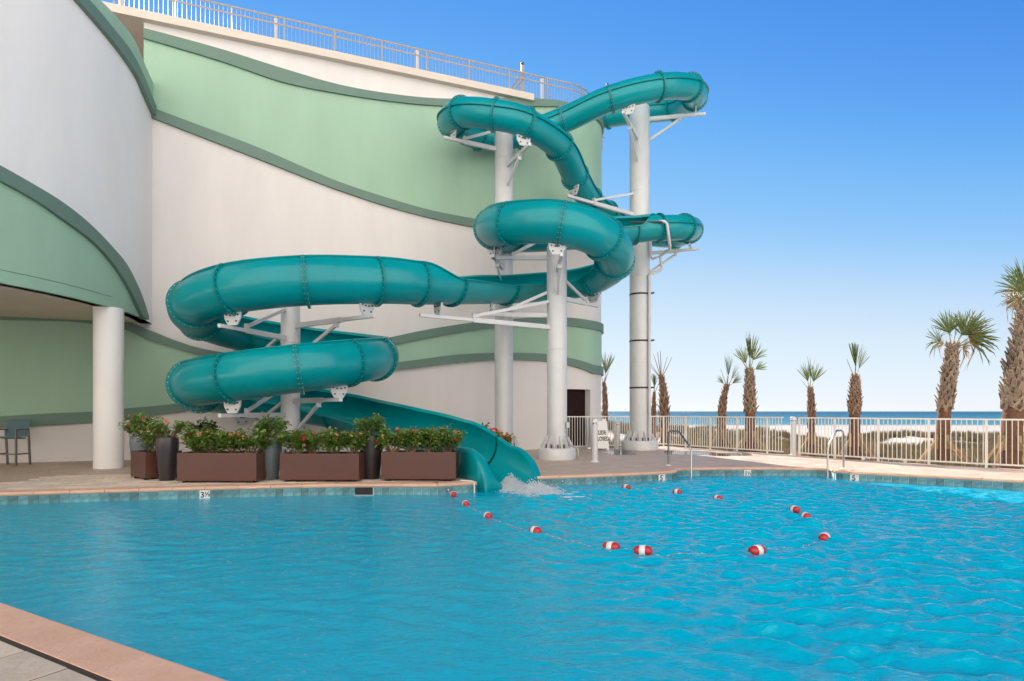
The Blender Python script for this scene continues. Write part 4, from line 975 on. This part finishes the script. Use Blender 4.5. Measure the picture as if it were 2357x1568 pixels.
# ------------------------------------------------------------------ planters, urns, shrubs
def planter(label, cx, cy, w, d, h, rz):
    t = thing('planter_box', label, 'planter', (cx, cy, 0), 'brown rectangular planters along the pool edge')
    mb = MB(); e = 0.025; z0 = 0.045
    def P(x, y, z): m = Matrix.Rotation(rz, 3, 'Z'); q = m @ Vector((x, y, 0)); return (cx + q.x, cy + q.y, z)
    o4 = [(-w/2, -d/2), (w/2, -d/2), (w/2, d/2), (-w/2, d/2)]; i4 = [(-w/2 + e, -d/2 + e), (w/2 - e, -d/2 + e), (w/2 - e, d/2 - e), (-w/2 + e, d/2 - e)]
    vs = [P(x, y, z0) for x, y in o4] + [P(x, y, h) for x, y in o4] + [P(x, y, h) for x, y in i4] + [P(x, y, h - 0.12) for x, y in i4]
    fs = [(3, 2, 1, 0)]
    for i in range(4):
        j = (i + 1) % 4; fs += [(i, j, j + 4, i + 4), (i + 4, j + 4, j + 8, i + 8), (i + 8, j + 8, j + 12, i + 12)]
    mb.add(vs, fs); bevel(mb.build('box', M['brown'], t), 0.008)
    mb = MB(); mb.add([P(x, y, h - 0.06) for x, y in i4], [(0, 1, 2, 3)]); mb.build('soil', M['soil'], t)
    mb = MB()
    for x in (-w/2 + 0.12, w/2 - 0.12):
        for y in (-d/2 + 0.08, d/2 - 0.08): q = P(x, y, 0.023); mb.box(q, (0.08, 0.08, 0.046), rz)
    mb.build('feet', M['dark'], t); return t
def urn(label, cx, cy, rt, h, mt):
    t = thing('urn', label, 'urn', (cx, cy, 0), 'tall tapered urns between the planters')
    mb = MB(); mb.lathe((cx, cy, 0), [(rt * 0.66, 0), (rt * 0.70, 0.03), (rt * 0.84, h * 0.35), (rt * 0.97, h * 0.68), (rt, h * 0.84), (rt * 0.985, h - 0.015), (rt * 0.96, h), (rt * 0.90, h), (rt * 0.9, h - 0.1)], 32); mb.build('body', mt, t)
    mb = MB(); mb.lathe((cx, cy, 0), [(rt * 0.9, h - 0.06), (0.0, h - 0.05)], 24); mb.build('soil', M['soil'], t); return t
fm = {}
def flower_mesh(c):
    if c not in fm:
        mb = MB()
        for k in range(5):
            a = 2 * math.pi * k / 5; ca, sa = math.cos(a), math.sin(a); cb, sb = math.cos(a + 0.62), math.sin(a + 0.62); cc, sc_ = math.cos(a - 0.62), math.sin(a - 0.62)
            mb.add([(0, 0, 0), (0.030 * cb, 0.030 * sb, 0.022), (0.048 * ca, 0.048 * sa, 0.026), (0.030 * cc, 0.030 * sc_, 0.022)], [(0, 3, 2, 1)])
        mb.bar((0, 0, 0), (0, 0, 0.05), 0.006); fm[c] = mb.mesh('flower', M['fl_' + c])
    return fm[c]
def shrub(name, label, cat, x, y, z, h, rx, ry, nleaf, nflow, leafm, cols, seed, group, leaf=0.085, stem_h=0.4, top=False):
    g = random.Random(seed); t = thing(name, label, cat, (x, y, z), group)
    mb = MB(); tips = []
    for k in range(15):
        a = g.random() * 6.283; rr = math.sqrt(g.random()); tx, ty = rx * rr * math.cos(a), ry * rr * math.sin(a); hh = h * g.uniform(0.55, 1.0) * (1 - 0.25 * rr)
        p0 = Vector((x + g.uniform(-0.05, 0.05), y + g.uniform(-0.05, 0.05), z - 0.03)); p2 = Vector((x + tx, y + ty, z + hh)); p1 = p0.lerp(p2, 0.5) + Vector((tx * 0.1, ty * 0.1, hh * 0.08)) + Vector((g.gauss(0, .02), g.gauss(0, .02), 0))
        mb.tube([p0, p1, p2], [0.011, 0.008, 0.004], 5, False); tips.append((p0, p1, p2))
    mb.build('stems', M['stem'], t)
    mb = MB()
    for k in range(nleaf):
        p0, p1, p2 = g.choice(tips); u = stem_h + (1 - stem_h) * g.random() ** 0.75
        p = (p0.lerp(p1, u * 2) if u < 0.5 else p1.lerp(p2, u * 2 - 1)) + Vector((g.gauss(0, 0.05), g.gauss(0, 0.05), g.gauss(0, 0.035)))
        d = Vector((p.x - x, p.y - y, 0)); d = d.normalized() if d.length > 1e-3 else Vector((1, 0, 0))
        dirv = (d * g.uniform(0.1, 1.0) + Vector((g.gauss(0, 0.6), g.gauss(0, 0.6), g.uniform(-0.25, 0.85)))).normalized()
        sdv = dirv.cross(Vector((0, 0, 1)) + Vector((g.gauss(0, .4), g.gauss(0, .4), 0))).normalized(); nn_ = sdv.cross(dirv); L = leaf * g.uniform(0.65, 1.25); w_ = L * 0.29
        a0, mid, tip = p, p + dirv * (L * 0.5) + nn_ * (-0.004), p + dirv * L - Vector((0, 0, L * 0.18))
        mb.add([a0, mid + sdv * w_ + nn_ * 0.010, tip, mid - sdv * w_ + nn_ * 0.010, mid], [(0, 1, 4), (1, 2, 4), (0, 4, 3), (4, 2, 3)], True)
    o = mb.build('foliage', leafm, t); o['kind'] = 'stuff'
    for k in range(nflow):
        p0, p1, p2 = g.choice(tips); p = p2 + Vector((g.gauss(0, 0.06), -abs(g.gauss(0, 0.07)), g.uniform(-0.10, 0.06)))
        inst('flower', flower_mesh(g.choice(cols)), t, p, (g.uniform(0.3, 1.3), g.uniform(-0.6, 0.6), g.uniform(0, 6.28)), [g.uniform(0.8, 1.25)] * 3)
    return t
COLS = ['orange', 'orange', 'red', 'pink', 'yellow']
# boxes: front-left-bottom and front-right-bottom picture points fix place and width
BX = [('B', 'long brown planter in the left of the row, between the dark and the grey urn', 407, 590, 1107.5), ('C', 'long brown planter in the middle of the row, between the grey and the dark urn', 644, 826, 1105.5), ('D', 'long brown planter nearest the slide mouth', 877, 1049, 1103.5)]
words = ('leftmost', 'second', 'third', 'rightmost')
place = {'B': 'left long planter', 'C': 'middle long planter', 'D': 'planter nearest the slide mouth'}
for key, lab, x0, x1, yb in BX:
    a, b = PZ(x0, yb, 0.045), PZ(x1, yb, 0.045); w_ = b.x - a.x; d_ = 0.62; h_ = H - (1043 - HY) / F * a.y if key == 'B' else (H - (1044.5 - HY) / F * a.y if key == 'C' else H - (1041 - HY) / F * a.y)
    cx_, cy_ = (a.x + b.x) / 2, a.y + d_ / 2; planter(lab, cx_, cy_, w_, d_, h_, 0)
    for k in range(4):
        shrub('hibiscus_shrub', f'{words[k]} flowering hibiscus in the {place[key]}', 'shrub', cx_ + w_ * (k - 1.5) * 0.245, cy_ + 0.02 * (-1) ** k, h_ - 0.06, 0.60 if key != 'B' else 0.58, 0.36, 0.30, 1150, 6 if key != 'C' else 5, M['leaf'], COLS, 100 + ord(key) * 4 + k, 'hibiscus shrubs in the long planters', 0.085)
# small angled box at the left end
c = PZ(337, 1106, 0.0); planter('small brown planter turned at an angle at the left end of the row', -7.46, 12.76, 0.72, 0.72, H - (1040 - HY) / F * 12.4, R(-38))
shrub('hibiscus_shrub', 'leafy hibiscus leaning out of the small angled planter', 'shrub', -7.46, 12.78, 0.50, 0.64, 0.38, 0.32, 850, 6, M['leaf'], COLS, 11, 'hibiscus shrubs at the left end', 0.085)
def urn_px(label, x0, x1, yb, yt, mt, D=None):
    D = D or (1.4 * F / (yb - HY)) + 0.16; rt = (x1 - x0) / 2 / F * D; cx_ = ((x0 + x1) / 2 - CX) / F * D; h_ = H - (yt - HY) / F * D
    urn(label, cx_, D, rt, h_, mt); return cx_, D, h_
ux = urn_px('dark urn between the angled planter and the left long planter', 361.5, 409, 1109, 1006, M['urn_dark'])
shrub('urn_shrub', 'airy shrub in the dark urn at the left of the row', 'shrub', ux[0], ux[1], ux[2] - 0.06, 0.50, 0.36, 0.30, 620, 2, M['leaf'], ['orange'], 21, 'shrubs in the urns', 0.075, 0.5)
ux = urn_px('grey blue urn in the middle of the row', 597, 648, 1106.5, 1006, M['urn_grey'])
shrub('urn_shrub', 'bushy green shrub in the grey urn', 'shrub', ux[0], ux[1], ux[2] - 0.06, 0.58, 0.31, 0.29, 800, 2, M['leaf_bright'], ['orange'], 22, 'shrubs in the urns', 0.08, 0.42)
ux = urn_px('dark brown urn left of the planter nearest the slide mouth', 827.5, 881, 1104.5, 1004, M['urn_dark'])
shrub('urn_shrub', 'bright green shrub in the right dark urn', 'shrub', ux[0], ux[1], ux[2] - 0.06, 0.58, 0.31, 0.29, 800, 0, M['leaf_bright'], ['orange'], 23, 'shrubs in the urns', 0.08, 0.42)
ux = urn_px('grey urn half hidden behind the angled planter', 302, 352, 1090, 1003, M['urn_grey'], 13.5)
shrub('urn_shrub', 'tall leafy shrub in the hidden grey urn beside the white column', 'shrub', ux[0], ux[1], ux[2] - 0.06, 0.58, 0.40, 0.3, 800, 5, M['leaf'], ['orange'], 24, 'shrubs in the urns', 0.085, 0.42)
# dark shrub behind the left long planter, red one behind the slide mouth: each in its own low pot
def pot_shrub(label, potlab, x, y, ph, h_, rx, n_, nf, lm, cols, seed):
    urn(potlab, x, y, 0.26, ph, M['urn_dark']); shrub('potted_shrub', label, 'shrub', x, y, ph - 0.06, h_, rx, rx * 0.9, n_, nf, lm, cols, seed, 'shrubs in pots behind the planters', 0.085, 0.4)
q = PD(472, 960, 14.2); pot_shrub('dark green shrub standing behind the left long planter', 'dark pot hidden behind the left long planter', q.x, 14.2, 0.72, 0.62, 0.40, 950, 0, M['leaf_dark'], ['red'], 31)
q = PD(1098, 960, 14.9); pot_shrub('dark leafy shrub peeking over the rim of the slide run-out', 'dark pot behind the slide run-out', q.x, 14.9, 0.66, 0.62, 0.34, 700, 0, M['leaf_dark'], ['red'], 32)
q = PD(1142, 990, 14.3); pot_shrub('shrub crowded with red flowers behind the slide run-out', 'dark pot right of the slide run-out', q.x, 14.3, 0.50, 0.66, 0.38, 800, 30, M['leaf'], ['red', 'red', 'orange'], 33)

# ------------------------------------------------------------------ fences, bollards, sign, handrails, stool
cut1 = [q for q in FENCE[:6]]; cut1[-1] = Vector((8.72, 19.56))
picket_fence('pool_fence', 'white picket pool fence from the brown door to the gap bollard', 'fence', cut1, 0.0, 1.22, 1.22, 0.112, M['fence'], (1.2, 0.10), 0.05, 0.016)
picket_fence('pool_fence', 'white picket pool fence right of the gap bollard, in front of the tall palms', 'fence', [Vector((9.0, 19.05))] + FENCE[6:11], 0.0, 1.22, 1.22, 0.112, M['fence'], (1.2, 0.10), 0.05, 0.016)
def bollard(label, x, y, h, r):
    t = thing('bollard_light', label, 'bollard', (x, y, 0), 'white bollard lights on the pool deck')
    mb = MB(); mb.lathe((x, y, 0), [(r * 1.75, 0), (r * 1.75, 0.02), (r * 1.55, 0.035), (r, 0.04)], 24); mb.build('base', M['white_metal'], t)
    mb = MB(); mb.lathe((x, y, 0), [(r, 0.04), (r, h - 0.16)], 24); mb.build('shaft', M['white_metal'], t)
    mb = MB(); mb.lathe((x, y, 0), [(r * 0.8, h - 0.16), (r * 0.8, h - 0.12)], 24); mb.build('lens', M['steel'], t)
    mb = MB(); mb.lathe((x, y, 0), [(r * 1.08, h - 0.12), (r * 1.08, h - 0.05), (r * 0.85, h - 0.015), (0.0, h)], 24); mb.build('cap', M['white_metal'], t)
bollard('white bollard light standing in front of the slide sign', 2.29, 16.8, 1.20, 0.08)
bollard('white bollard light behind the wet patch left of the tallest column', 3.92, 22.6, 1.05, 0.08)
bollard('white bollard light at the gap in the fence', 8.93, 19.3, 1.24, 0.085)
# sandwich board
sg = thing('sandwich_board', 'white folding sign reading SLIDE CLOSED, half hidden by a bollard', 'sign', (3.2, 22.3, 0))
sa = R(14); cx_, cy_ = 3.2, 22.2; hb = 1.08; lean = 0.14
def board(sgn, name):
    mb = MB(); w_ = 0.28
    for x0, x1, z0, z1 in ((-w_, w_, 0.06, hb - 0.03), (-w_, -w_ + 0.09, 0.0, 0.06), (w_ - 0.09, w_, 0.0, 0.06), (-w_ + 0.03, -w_ + 0.19, hb - 0.03, hb + 0.05), (w_ - 0.19, w_ - 0.03, hb - 0.03, hb + 0.05)):
        vs = []
        for yy in (-0.012, 0.012):
            for x, z in ((x0, z0), (x1, z0), (x1, z1), (x0, z1)):
                yl = sgn * lean * (1 - z / hb) * 1.5 + yy; vs.append((cx_ + x * math.cos(sa) - yl * math.sin(sa), cy_ + x * math.sin(sa) + yl * math.cos(sa), z))
        mb.add(vs, [(0, 1, 2, 3), (7, 6, 5, 4), (0, 4, 5, 1), (1, 5, 6, 2), (2, 6, 7, 3), (3, 7, 4, 0)])
    return mb.build(name, M['white'], sg)
board(-1, 'front_panel'); board(1, 'rear_panel')
for body, z in (('SLIDE', 0.62), ('CLOSED', 0.40)):
    yl = -lean * 1.5 * (1 - z / hb) - 0.017; inst('lettering', text_mesh(body, 0.21, M['ink']), sg, (cx_ - yl * math.sin(sa) + 0.02, cy_ + yl * math.cos(sa), z), (R(90) - math.atan(lean * 1.5 / hb), 0, sa), (0.72, 1, 1))
# handrails
def handrail(label, a, b, top):
    """steel tube: up from the deck at a, over, slanting down into the water at b"""
    t = thing('handrail', label, 'handrail', a, 'stainless handrails at the pool entry')
    A, B = Vector(a), Vector(b); d = (B - A); d.z = 0; L = d.length; d.normalize()
    pts_ = [A, A + Vector((0, 0, top - 0.10)), A + d * 0.03 + Vector((0, 0, top - 0.035)), A + d * 0.10 + Vector((0, 0, top)), A + d * (L * 0.42) + Vector((0, 0, top)), A + d * (L * 0.5) + Vector((0, 0, top - 0.03)),
            A + d * (L * 0.95) + Vector((0, 0, top - 0.36)), A + d * L + Vector((0, 0, top - 0.46)), Vector((B.x, B.y, -0.9))]
    mb = MB(); mb.tube(pts_, 0.024, 12); mb.build('tube', M['steel'], t)
    mb = MB(); mb.lathe(A, [(0.07, 0), (0.07, 0.012), (0.05, 0.022), (0.026, 0.024)], 18); mb.build('escutcheon', M['white'], t)
handrail('stainless handrail at the left side of the pool entry', (4.05, 15.75, 0), (4.33, 14.7, 0), 0.90)
handrail('stainless handrail at the right side of the pool entry', (8.15, 14.95, 0), (7.58, 14.6, 0), 0.93)
# white hose end at the slide mouth
t = thing('drain_pipe', 'thin white pipe bent over the coping beside the slide mouth', 'pipe', (-0.8, 11.95, 0)); mb = MB()
mb.tube([(-1.02, 12.05, 0.03), (-0.80, 11.97, 0.03), (-0.74, 11.93, 0.0), (-0.735, 11.92, -0.22)], 0.012, 8); mb.build('pipe', M['white'], t)
# bar stool at the left edge
t = thing('bar_stool', 'tall patio stool with teal sling seat against the green wall', 'stool', (-13.0, 15.8, 0))
fr_, rr_ = 15.55, 15.98; xl, xr = -13.27, -12.68
for (x, y, x2, y2) in ((xl, fr_, xl, fr_), (xr, fr_, xr, fr_), (xl + 0.02, rr_, xl + 0.02, rr_ - 0.06), (xr + 0.02, rr_, xr + 0.02, rr_ - 0.06)):
    mb = MB(); mb.bar((x, y, 0), (x2, y2, 0.92), 0.04); mb.build('leg', M['chair'], t)
for x in (xl, xr):
    mb = MB(); mb.bar((x, fr_ - 0.02, 0.93), (x + 0.02, rr_ - 0.03, 0.93), 0.045, 0.03); mb.build('armrest', M['chair'], t)
mb = MB(); mb.bar((xl, fr_, 0.30), (xr, fr_, 0.30), 0.035); mb.bar((xr, fr_, 0.30), (xr + 0.02, rr_, 0.30), 0.035); mb.bar((xl, fr_, 0.30), (xl + 0.02, rr_, 0.30), 0.035); mb.build('footrest', M['chair'], t)
mb = MB(); mb.add([(xl + 0.03, fr_, 0.76), (xr - 0.03, fr_, 0.76), (xr - 0.03, rr_ - 0.08, 0.71), (xl + 0.03, rr_ - 0.08, 0.71), (xl + 0.03, fr_, 0.73), (xr - 0.03, fr_, 0.73), (xr - 0.03, rr_ - 0.08, 0.68), (xl + 0.03, rr_ - 0.08, 0.68)], [(0, 1, 2, 3), (7, 6, 5, 4), (0, 4, 5, 1), (1, 5, 6, 2), (2, 6, 7, 3), (3, 7, 4, 0)]); mb.build('seat', M['sling'], t)
mb = MB(); mb.add([(xl + 0.02, rr_ - 0.10, 0.74), (xr - 0.02, rr_ - 0.10, 0.74), (xr - 0.01, rr_ + 0.06, 1.19), (xl, rr_ + 0.06, 1.19), (xl + 0.02, rr_ - 0.075, 0.74), (xr - 0.02, rr_ - 0.075, 0.74), (xr - 0.01, rr_ + 0.085, 1.19), (xl, rr_ + 0.085, 1.19)], [(0, 1, 2, 3), (7, 6, 5, 4), (0, 4, 5, 1), (1, 5, 6, 2), (2, 6, 7, 3), (3, 7, 4, 0)]); mb.build('backrest', M['sling'], t)

# ------------------------------------------------------------------ palms
def boot_mesh(mt):
    mb = MB()
    for s_ in (-1, 1):                                 # split base: two legs joining in one outward tip
        a0, a1 = Vector((0.0, s_ * 0.62, -0.5)), Vector((0.0, s_ * 0.30, -0.5)); b0, b1 = Vector((0.20, s_ * 0.22, 0.25)), Vector((0.22, 0.0, 0.25)); k = Vector((0.09, 0, 0.02))
        vs = [a0, a1, b1, b0, a0 + k, a1 + k, b1 + k, b0 + k]
        fs = [(0, 1, 2, 3), (7, 6, 5, 4), (0, 4, 5, 1), (1, 5, 6, 2), (2, 6, 7, 3), (3, 7, 4, 0)]
        if s_ < 0: fs = [tuple(reversed(f)) for f in fs]
        mb.add(vs, fs)
    vs = [Vector((0.17, -0.20, 0.2)), Vector((0.17, 0.20, 0.2)), Vector((0.48, 0.12, 0.66)), Vector((0.48, -0.12, 0.66)), Vector((0.30, -0.20, 0.18)), Vector((0.30, 0.20, 0.18)), Vector((0.54, 0.10, 0.62)), Vector((0.54, -0.10, 0.62))]
    mb.add(vs, [(3, 2, 1, 0), (4, 5, 6, 7), (0, 1, 5, 4), (1, 2, 6, 5), (2, 3, 7, 6), (3, 0, 4, 7)])
    return mb.mesh('leaf_base', mt)
BOOT = {'brown': boot_mesh(M['boot']), 'grey': boot_mesh(M['boot_grey'])}
def fan_mesh(name, seed, spread, n_, lp, lf, droop, cut, mts):
    g = random.Random(seed); mb = MB()
    mb.tube([(0, 0, 0), (0, 0.01, lp * 0.5), (0, 0, lp)], [0.022, 0.016, 0.010], 5, False, 1)
    for k in range(n_):
        a = R(-spread + 2 * spread * (k + 0.5) / n_) + g.gauss(0, 0.05); L = lf * (0.72 + 0.28 * math.cos(a * 0.9)) * g.uniform(0.72, 1.12)
        if cut: L = min(L, cut / max(0.3, math.cos(a)))
        w_ = 0.019 * lf; o_ = Vector((0, 0, lp - 0.10 * abs(math.sin(a)) * lf * 0.2)); d = Vector((math.sin(a), 0.12 * math.cos(3 * a) + g.gauss(0, 0.05), math.cos(a))).normalized(); s_ = Vector((d.z, 0.25, -d.x)).normalized(); pts_ = []
        for j, u in enumerate((0.0, 0.45, 0.8, 1.0)):
            p = o_ + d * (L * u) + Vector((0, -0.03 * u, 0)) - Vector((0, 0, droop * lf * u ** 2.2 * abs(math.sin(a)) + droop * 0.3 * lf * u ** 3 * g.uniform(0.4, 1.9))) 
            ww = w_ * (0.35, 1.0, 0.75, 0.06 if not cut else 0.5)[j]; pts_ += [p - s_ * ww, p + s_ * ww]
        mb.add(pts_, [(0, 2, 3, 1), (2, 4, 5, 3), (4, 6, 7, 5)], True)
    return mb.mesh(name, mts)
GR, DRY = [M['frond'], M['petiole']], [M['frond_dry'], M['petiole']]
TUFT = [fan_mesh('frond', s_, sp, n_, 0.42, 0.78, 0.02, c_, GR) for s_, sp, n_, c_ in ((1, 16, 14, 0.74), (2, 24, 18, 0.0), (3, 34, 20, 0.0), (4, 12, 12, 0.66))]
FAN = [fan_mesh('frond', s_, sp, n_, 0.55, 0.85, dr_, 0, GR) for s_, sp, n_, dr_ in ((5, 62, 26, 0.25), (6, 74, 28, 0.4), (7, 50, 24, 0.15))]
DFAN = [fan_mesh('frond', 8, 66, 24, 0.5, 0.8, 0.7, 0, DRY)]
mb = MB(); mb.tube([(0, 0, 0), (0, 0.01, 0.6), (0, 0.03, 1.0)], [0.020, 0.013, 0.009], 5); STICK = mb.mesh('cut_stalk', M['frond_dry'])
def palm(label, D, base_x, pts_px, r0, r1, boots, kind, crown, seed, braces=True, boot_from=0.25):
    """pts_px: trunk axis in picture points from the fence rail height up; the foot follows downwards"""
    g = random.Random(seed); bx = (base_x - CX) / F * D; zb = mound(bx, D) - 0.02
    t = thing('palm_tree', label, 'palm tree', (bx, D, zb), 'sabal palms planted outside the fence')
    ax = catmull([Vector((bx, D, zb))] + [PD(x, y, D) for x, y in pts_px], 8); m_ = len(ax); rad = [r0 + (r1 - r0) * (i / (m_ - 1)) ** 1.3 for i in range(m_)]
    rad = [r * (1 + 0.12 * math.sin(i * 1.9 + seed)) if 0 else r for i, r in enumerate(rad)]
    mb = MB(); mb.tube(ax, [r * 0.88 for r in rad], 18); mb.build('trunk', M['trunk'], t)
    # spiral of old leaf bases
    H0, H1 = ax[0].z, ax[-1].z; a = g.random() * 6
    for k in range(boots):
        u = boot_from + (1 - boot_from) * (k + 0.5) / boots; f = u * (m_ - 1); i = min(int(f), m_ - 2); p = ax[i].lerp(ax[i + 1], f - i); r = rad[i]
        a += 2.39996; sc = r * (1.25 if kind != 'thin' else 1.0) * g.uniform(0.85, 1.15)
        inst('leaf_base', BOOT['grey' if kind == 'grey' else 'brown'], t, (p.x + math.cos(a) * r * 0.80, p.y + math.sin(a) * r * 0.80, p.z), (g.uniform(-0.25, 0.25), g.uniform(-0.15, 0.2), a), (sc * 0.95, sc, sc * 1.25))
    top = ax[-1]; tdir = (ax[-1] - ax[-4]).normalized()
    for me_, az, tilt, sc in crown:
        m3 = Matrix.Rotation(az, 3, 'Z') @ Matrix.Rotation(tilt, 3, 'Y') @ Matrix.Rotation(g.uniform(-0.7, 0.7) if tilt < 0.6 else math.pi / 2 * 0 + g.uniform(-0.4, 0.4), 3, 'Z')
        inst('cut_stalk' if me_ is STICK else 'frond', me_, t, top - Vector((0, 0, 0.12)), m3.to_euler(), [sc * (1.0 if me_ is STICK else 1.22)] * 3)
    if braces:
        for k in range(4):
            aa = g.random() * 0.5 + k * 1.57; mb = MB(); L = g.uniform(0.75, 1.05); e = Vector((bx + math.cos(aa) * L, D + math.sin(aa) * L, 0)); e.z = mound(e.x, e.y) - 0.02
            mb.bar(e, (bx + math.cos(aa) * r0 * 0.85, D + math.sin(aa) * r0 * 0.85, zb + 0.85), 0.04, 0.09); mb.build('brace', M['wood'], t)
            mb = MB(); q = (bx + math.cos(aa) * (r0 * 0.88 + 0.02), D + math.sin(aa) * (r0 * 0.88 + 0.02)); mb.box((q[0], q[1], zb + 0.82), (0.05, 0.10, 0.40), aa); mb.build('batten', M['wood'], t)
    return t
T_, F_, ST = TUFT, FAN, STICK
palm('palm half hidden behind the round white wall end', 27.0, 1393, [(1393, 960), (1392, 905), (1390, 880)], 0.17, 0.07, 34, 'thin', [(T_[1], 0.3, 0.15, 1.0), (ST, 0.2, 0.35, 0.8), (ST, -0.2, 0.25, 0.7), (ST, 2.9, 0.25, 0.8)], 1, False)
palm('smallest palm with a bright yellow-green tuft beside the tallest column', 31.0, 1505, [(1505, 960), (1505, 925), (1506, 902)], 0.17, 0.06, 30, 'thin', [(T_[0], 1.6, 0.02, 0.75), (T_[3], 0.5, 0.08, 0.75), (ST, 0.0, 0.4, 0.9)], 2, False)
palm('palm with bare cut stalks just right of the tallest column', 26.0, 1531, [(1529, 950), (1527, 900), (1522, 866)], 0.215, 0.09, 60, 'brown', [(T_[3], 1.2, 0.06, 0.6), (ST, 0.0, 0.48, 1.05), (ST, 0.2, 0.28, 1.0), (ST, 3.0, 0.28, 1.1), (ST, 2.6, 0.15, 1.15), (ST, 1.5, 0.06, 1.2), (ST, 3.3, 0.75, 0.8), (ST, 3.1, 0.6, 0.9)], 3)
palm('slender leaning palm with a narrow tuft, left of the thick-booted palm', 23.2, 1660, [(1661, 965), (1665, 920), (1674, 885)], 0.17, 0.075, 52, 'brown', [(T_[1], 0.4, 0.12, 0.88), (T_[3], 1.2, 0.05, 0.9), (T_[2], 0.2, 0.5, 0.7), (ST, 3.0, 0.35, 0.75), (ST, 0.1, 0.5, 0.75), (T_[2], 3.2, 0.75, 0.4), (T_[2], 0.0, 0.9, 0.5)], 4)
palm('palm with a thick collar of pale leaf bases and a fan blown to the right', 22.0, 1727, [(1727, 965), (1726, 895), (1725, 850)], 0.225, 0.10, 95, 'grey', [(T_[1], 0.2, 0.12, 1.0), (F_[2], 0.15, 0.30, 0.72), (T_[2], 2.9, 0.35, 0.7), (T_[3], 1.5, 0.0, 0.95), (ST, 3.1, 0.55, 1.0), (T_[2], 0.1, 1.1, 0.5), (ST, 0.1, 0.3, 0.9)], 5, True, 0.42)
palm('slender palm with a spiky tuft right of the fence gap', 20.3, 1868, [(1868, 965), (1867, 920), (1865, 892)], 0.135, 0.07, 44, 'brown', [(T_[1], 0.6, 0.06, 0.78), (T_[2], 2.8, 0.22, 0.66), (T_[2], 0.2, 0.35, 0.66), (ST, 3.2, 0.7, 0.5)], 6)
palm('stout palm with squared-off tuft and dry skirt behind the right handrail', 18.8, 1967, [(1967, 965), (1968, 905), (1969, 865)], 0.205, 0.075, 90, 'brown', [(T_[0], 0.3, 0.04, 0.80), (T_[0], 1.6, 0.02, 0.82), (T_[2], 0.1, 0.32, 0.72), (ST, 3.1, 0.42, 0.7)], 7, True, 0.42)
palm('tall palm with drooping browned fronds near the right edge', 17.3, 2168, [(2172, 970), (2180, 900), (2190, 830), (2192, 795)], 0.205, 0.11, 130, 'grey', [(F_[0], 0.0, 0.95, 0.9), (F_[1], 0.15, 1.20, 0.95), (F_[2], 0.0, 0.55, 0.85), (F_[1], 3.1, 0.95, 0.62), (F_[2], 2.6, 0.15, 0.72), (F_[0], 1.4, 0.35, 0.7), (DFAN[0], 0.05, 1.15, 0.95), (DFAN[0], 0.4, 1.4, 0.8), (DFAN[0], 3.1, 1.1, 0.5), (F_[0], -1.2, 0.6, 0.7), (T_[2], 0.4, 0.3, 0.8)], 8, True, 0.36)
palm('tallest and thickest palm cut by the right edge of the view', 16.4, 2322, [(2330, 970), (2343, 860), (2360, 760), (2369, 700)], 0.29, 0.17, 190, 'grey', [(F_[2], 2.7, 0.12, 0.9), (F_[0], 3.0, 0.4, 0.75), (F_[1], 0.2, 0.9, 0.9), (F_[0], -1.4, 0.7, 0.8), (F_[0], 1.3, 0.7, 0.8), (DFAN[0], 3.0, 1.0, 0.7), (DFAN[0], 3.4, 1.2, 0.6), (F_[1], 3.2, 0.8, 0.5), (T_[2], 1.8, 0.1, 0.9)], 9, True, 0.33)
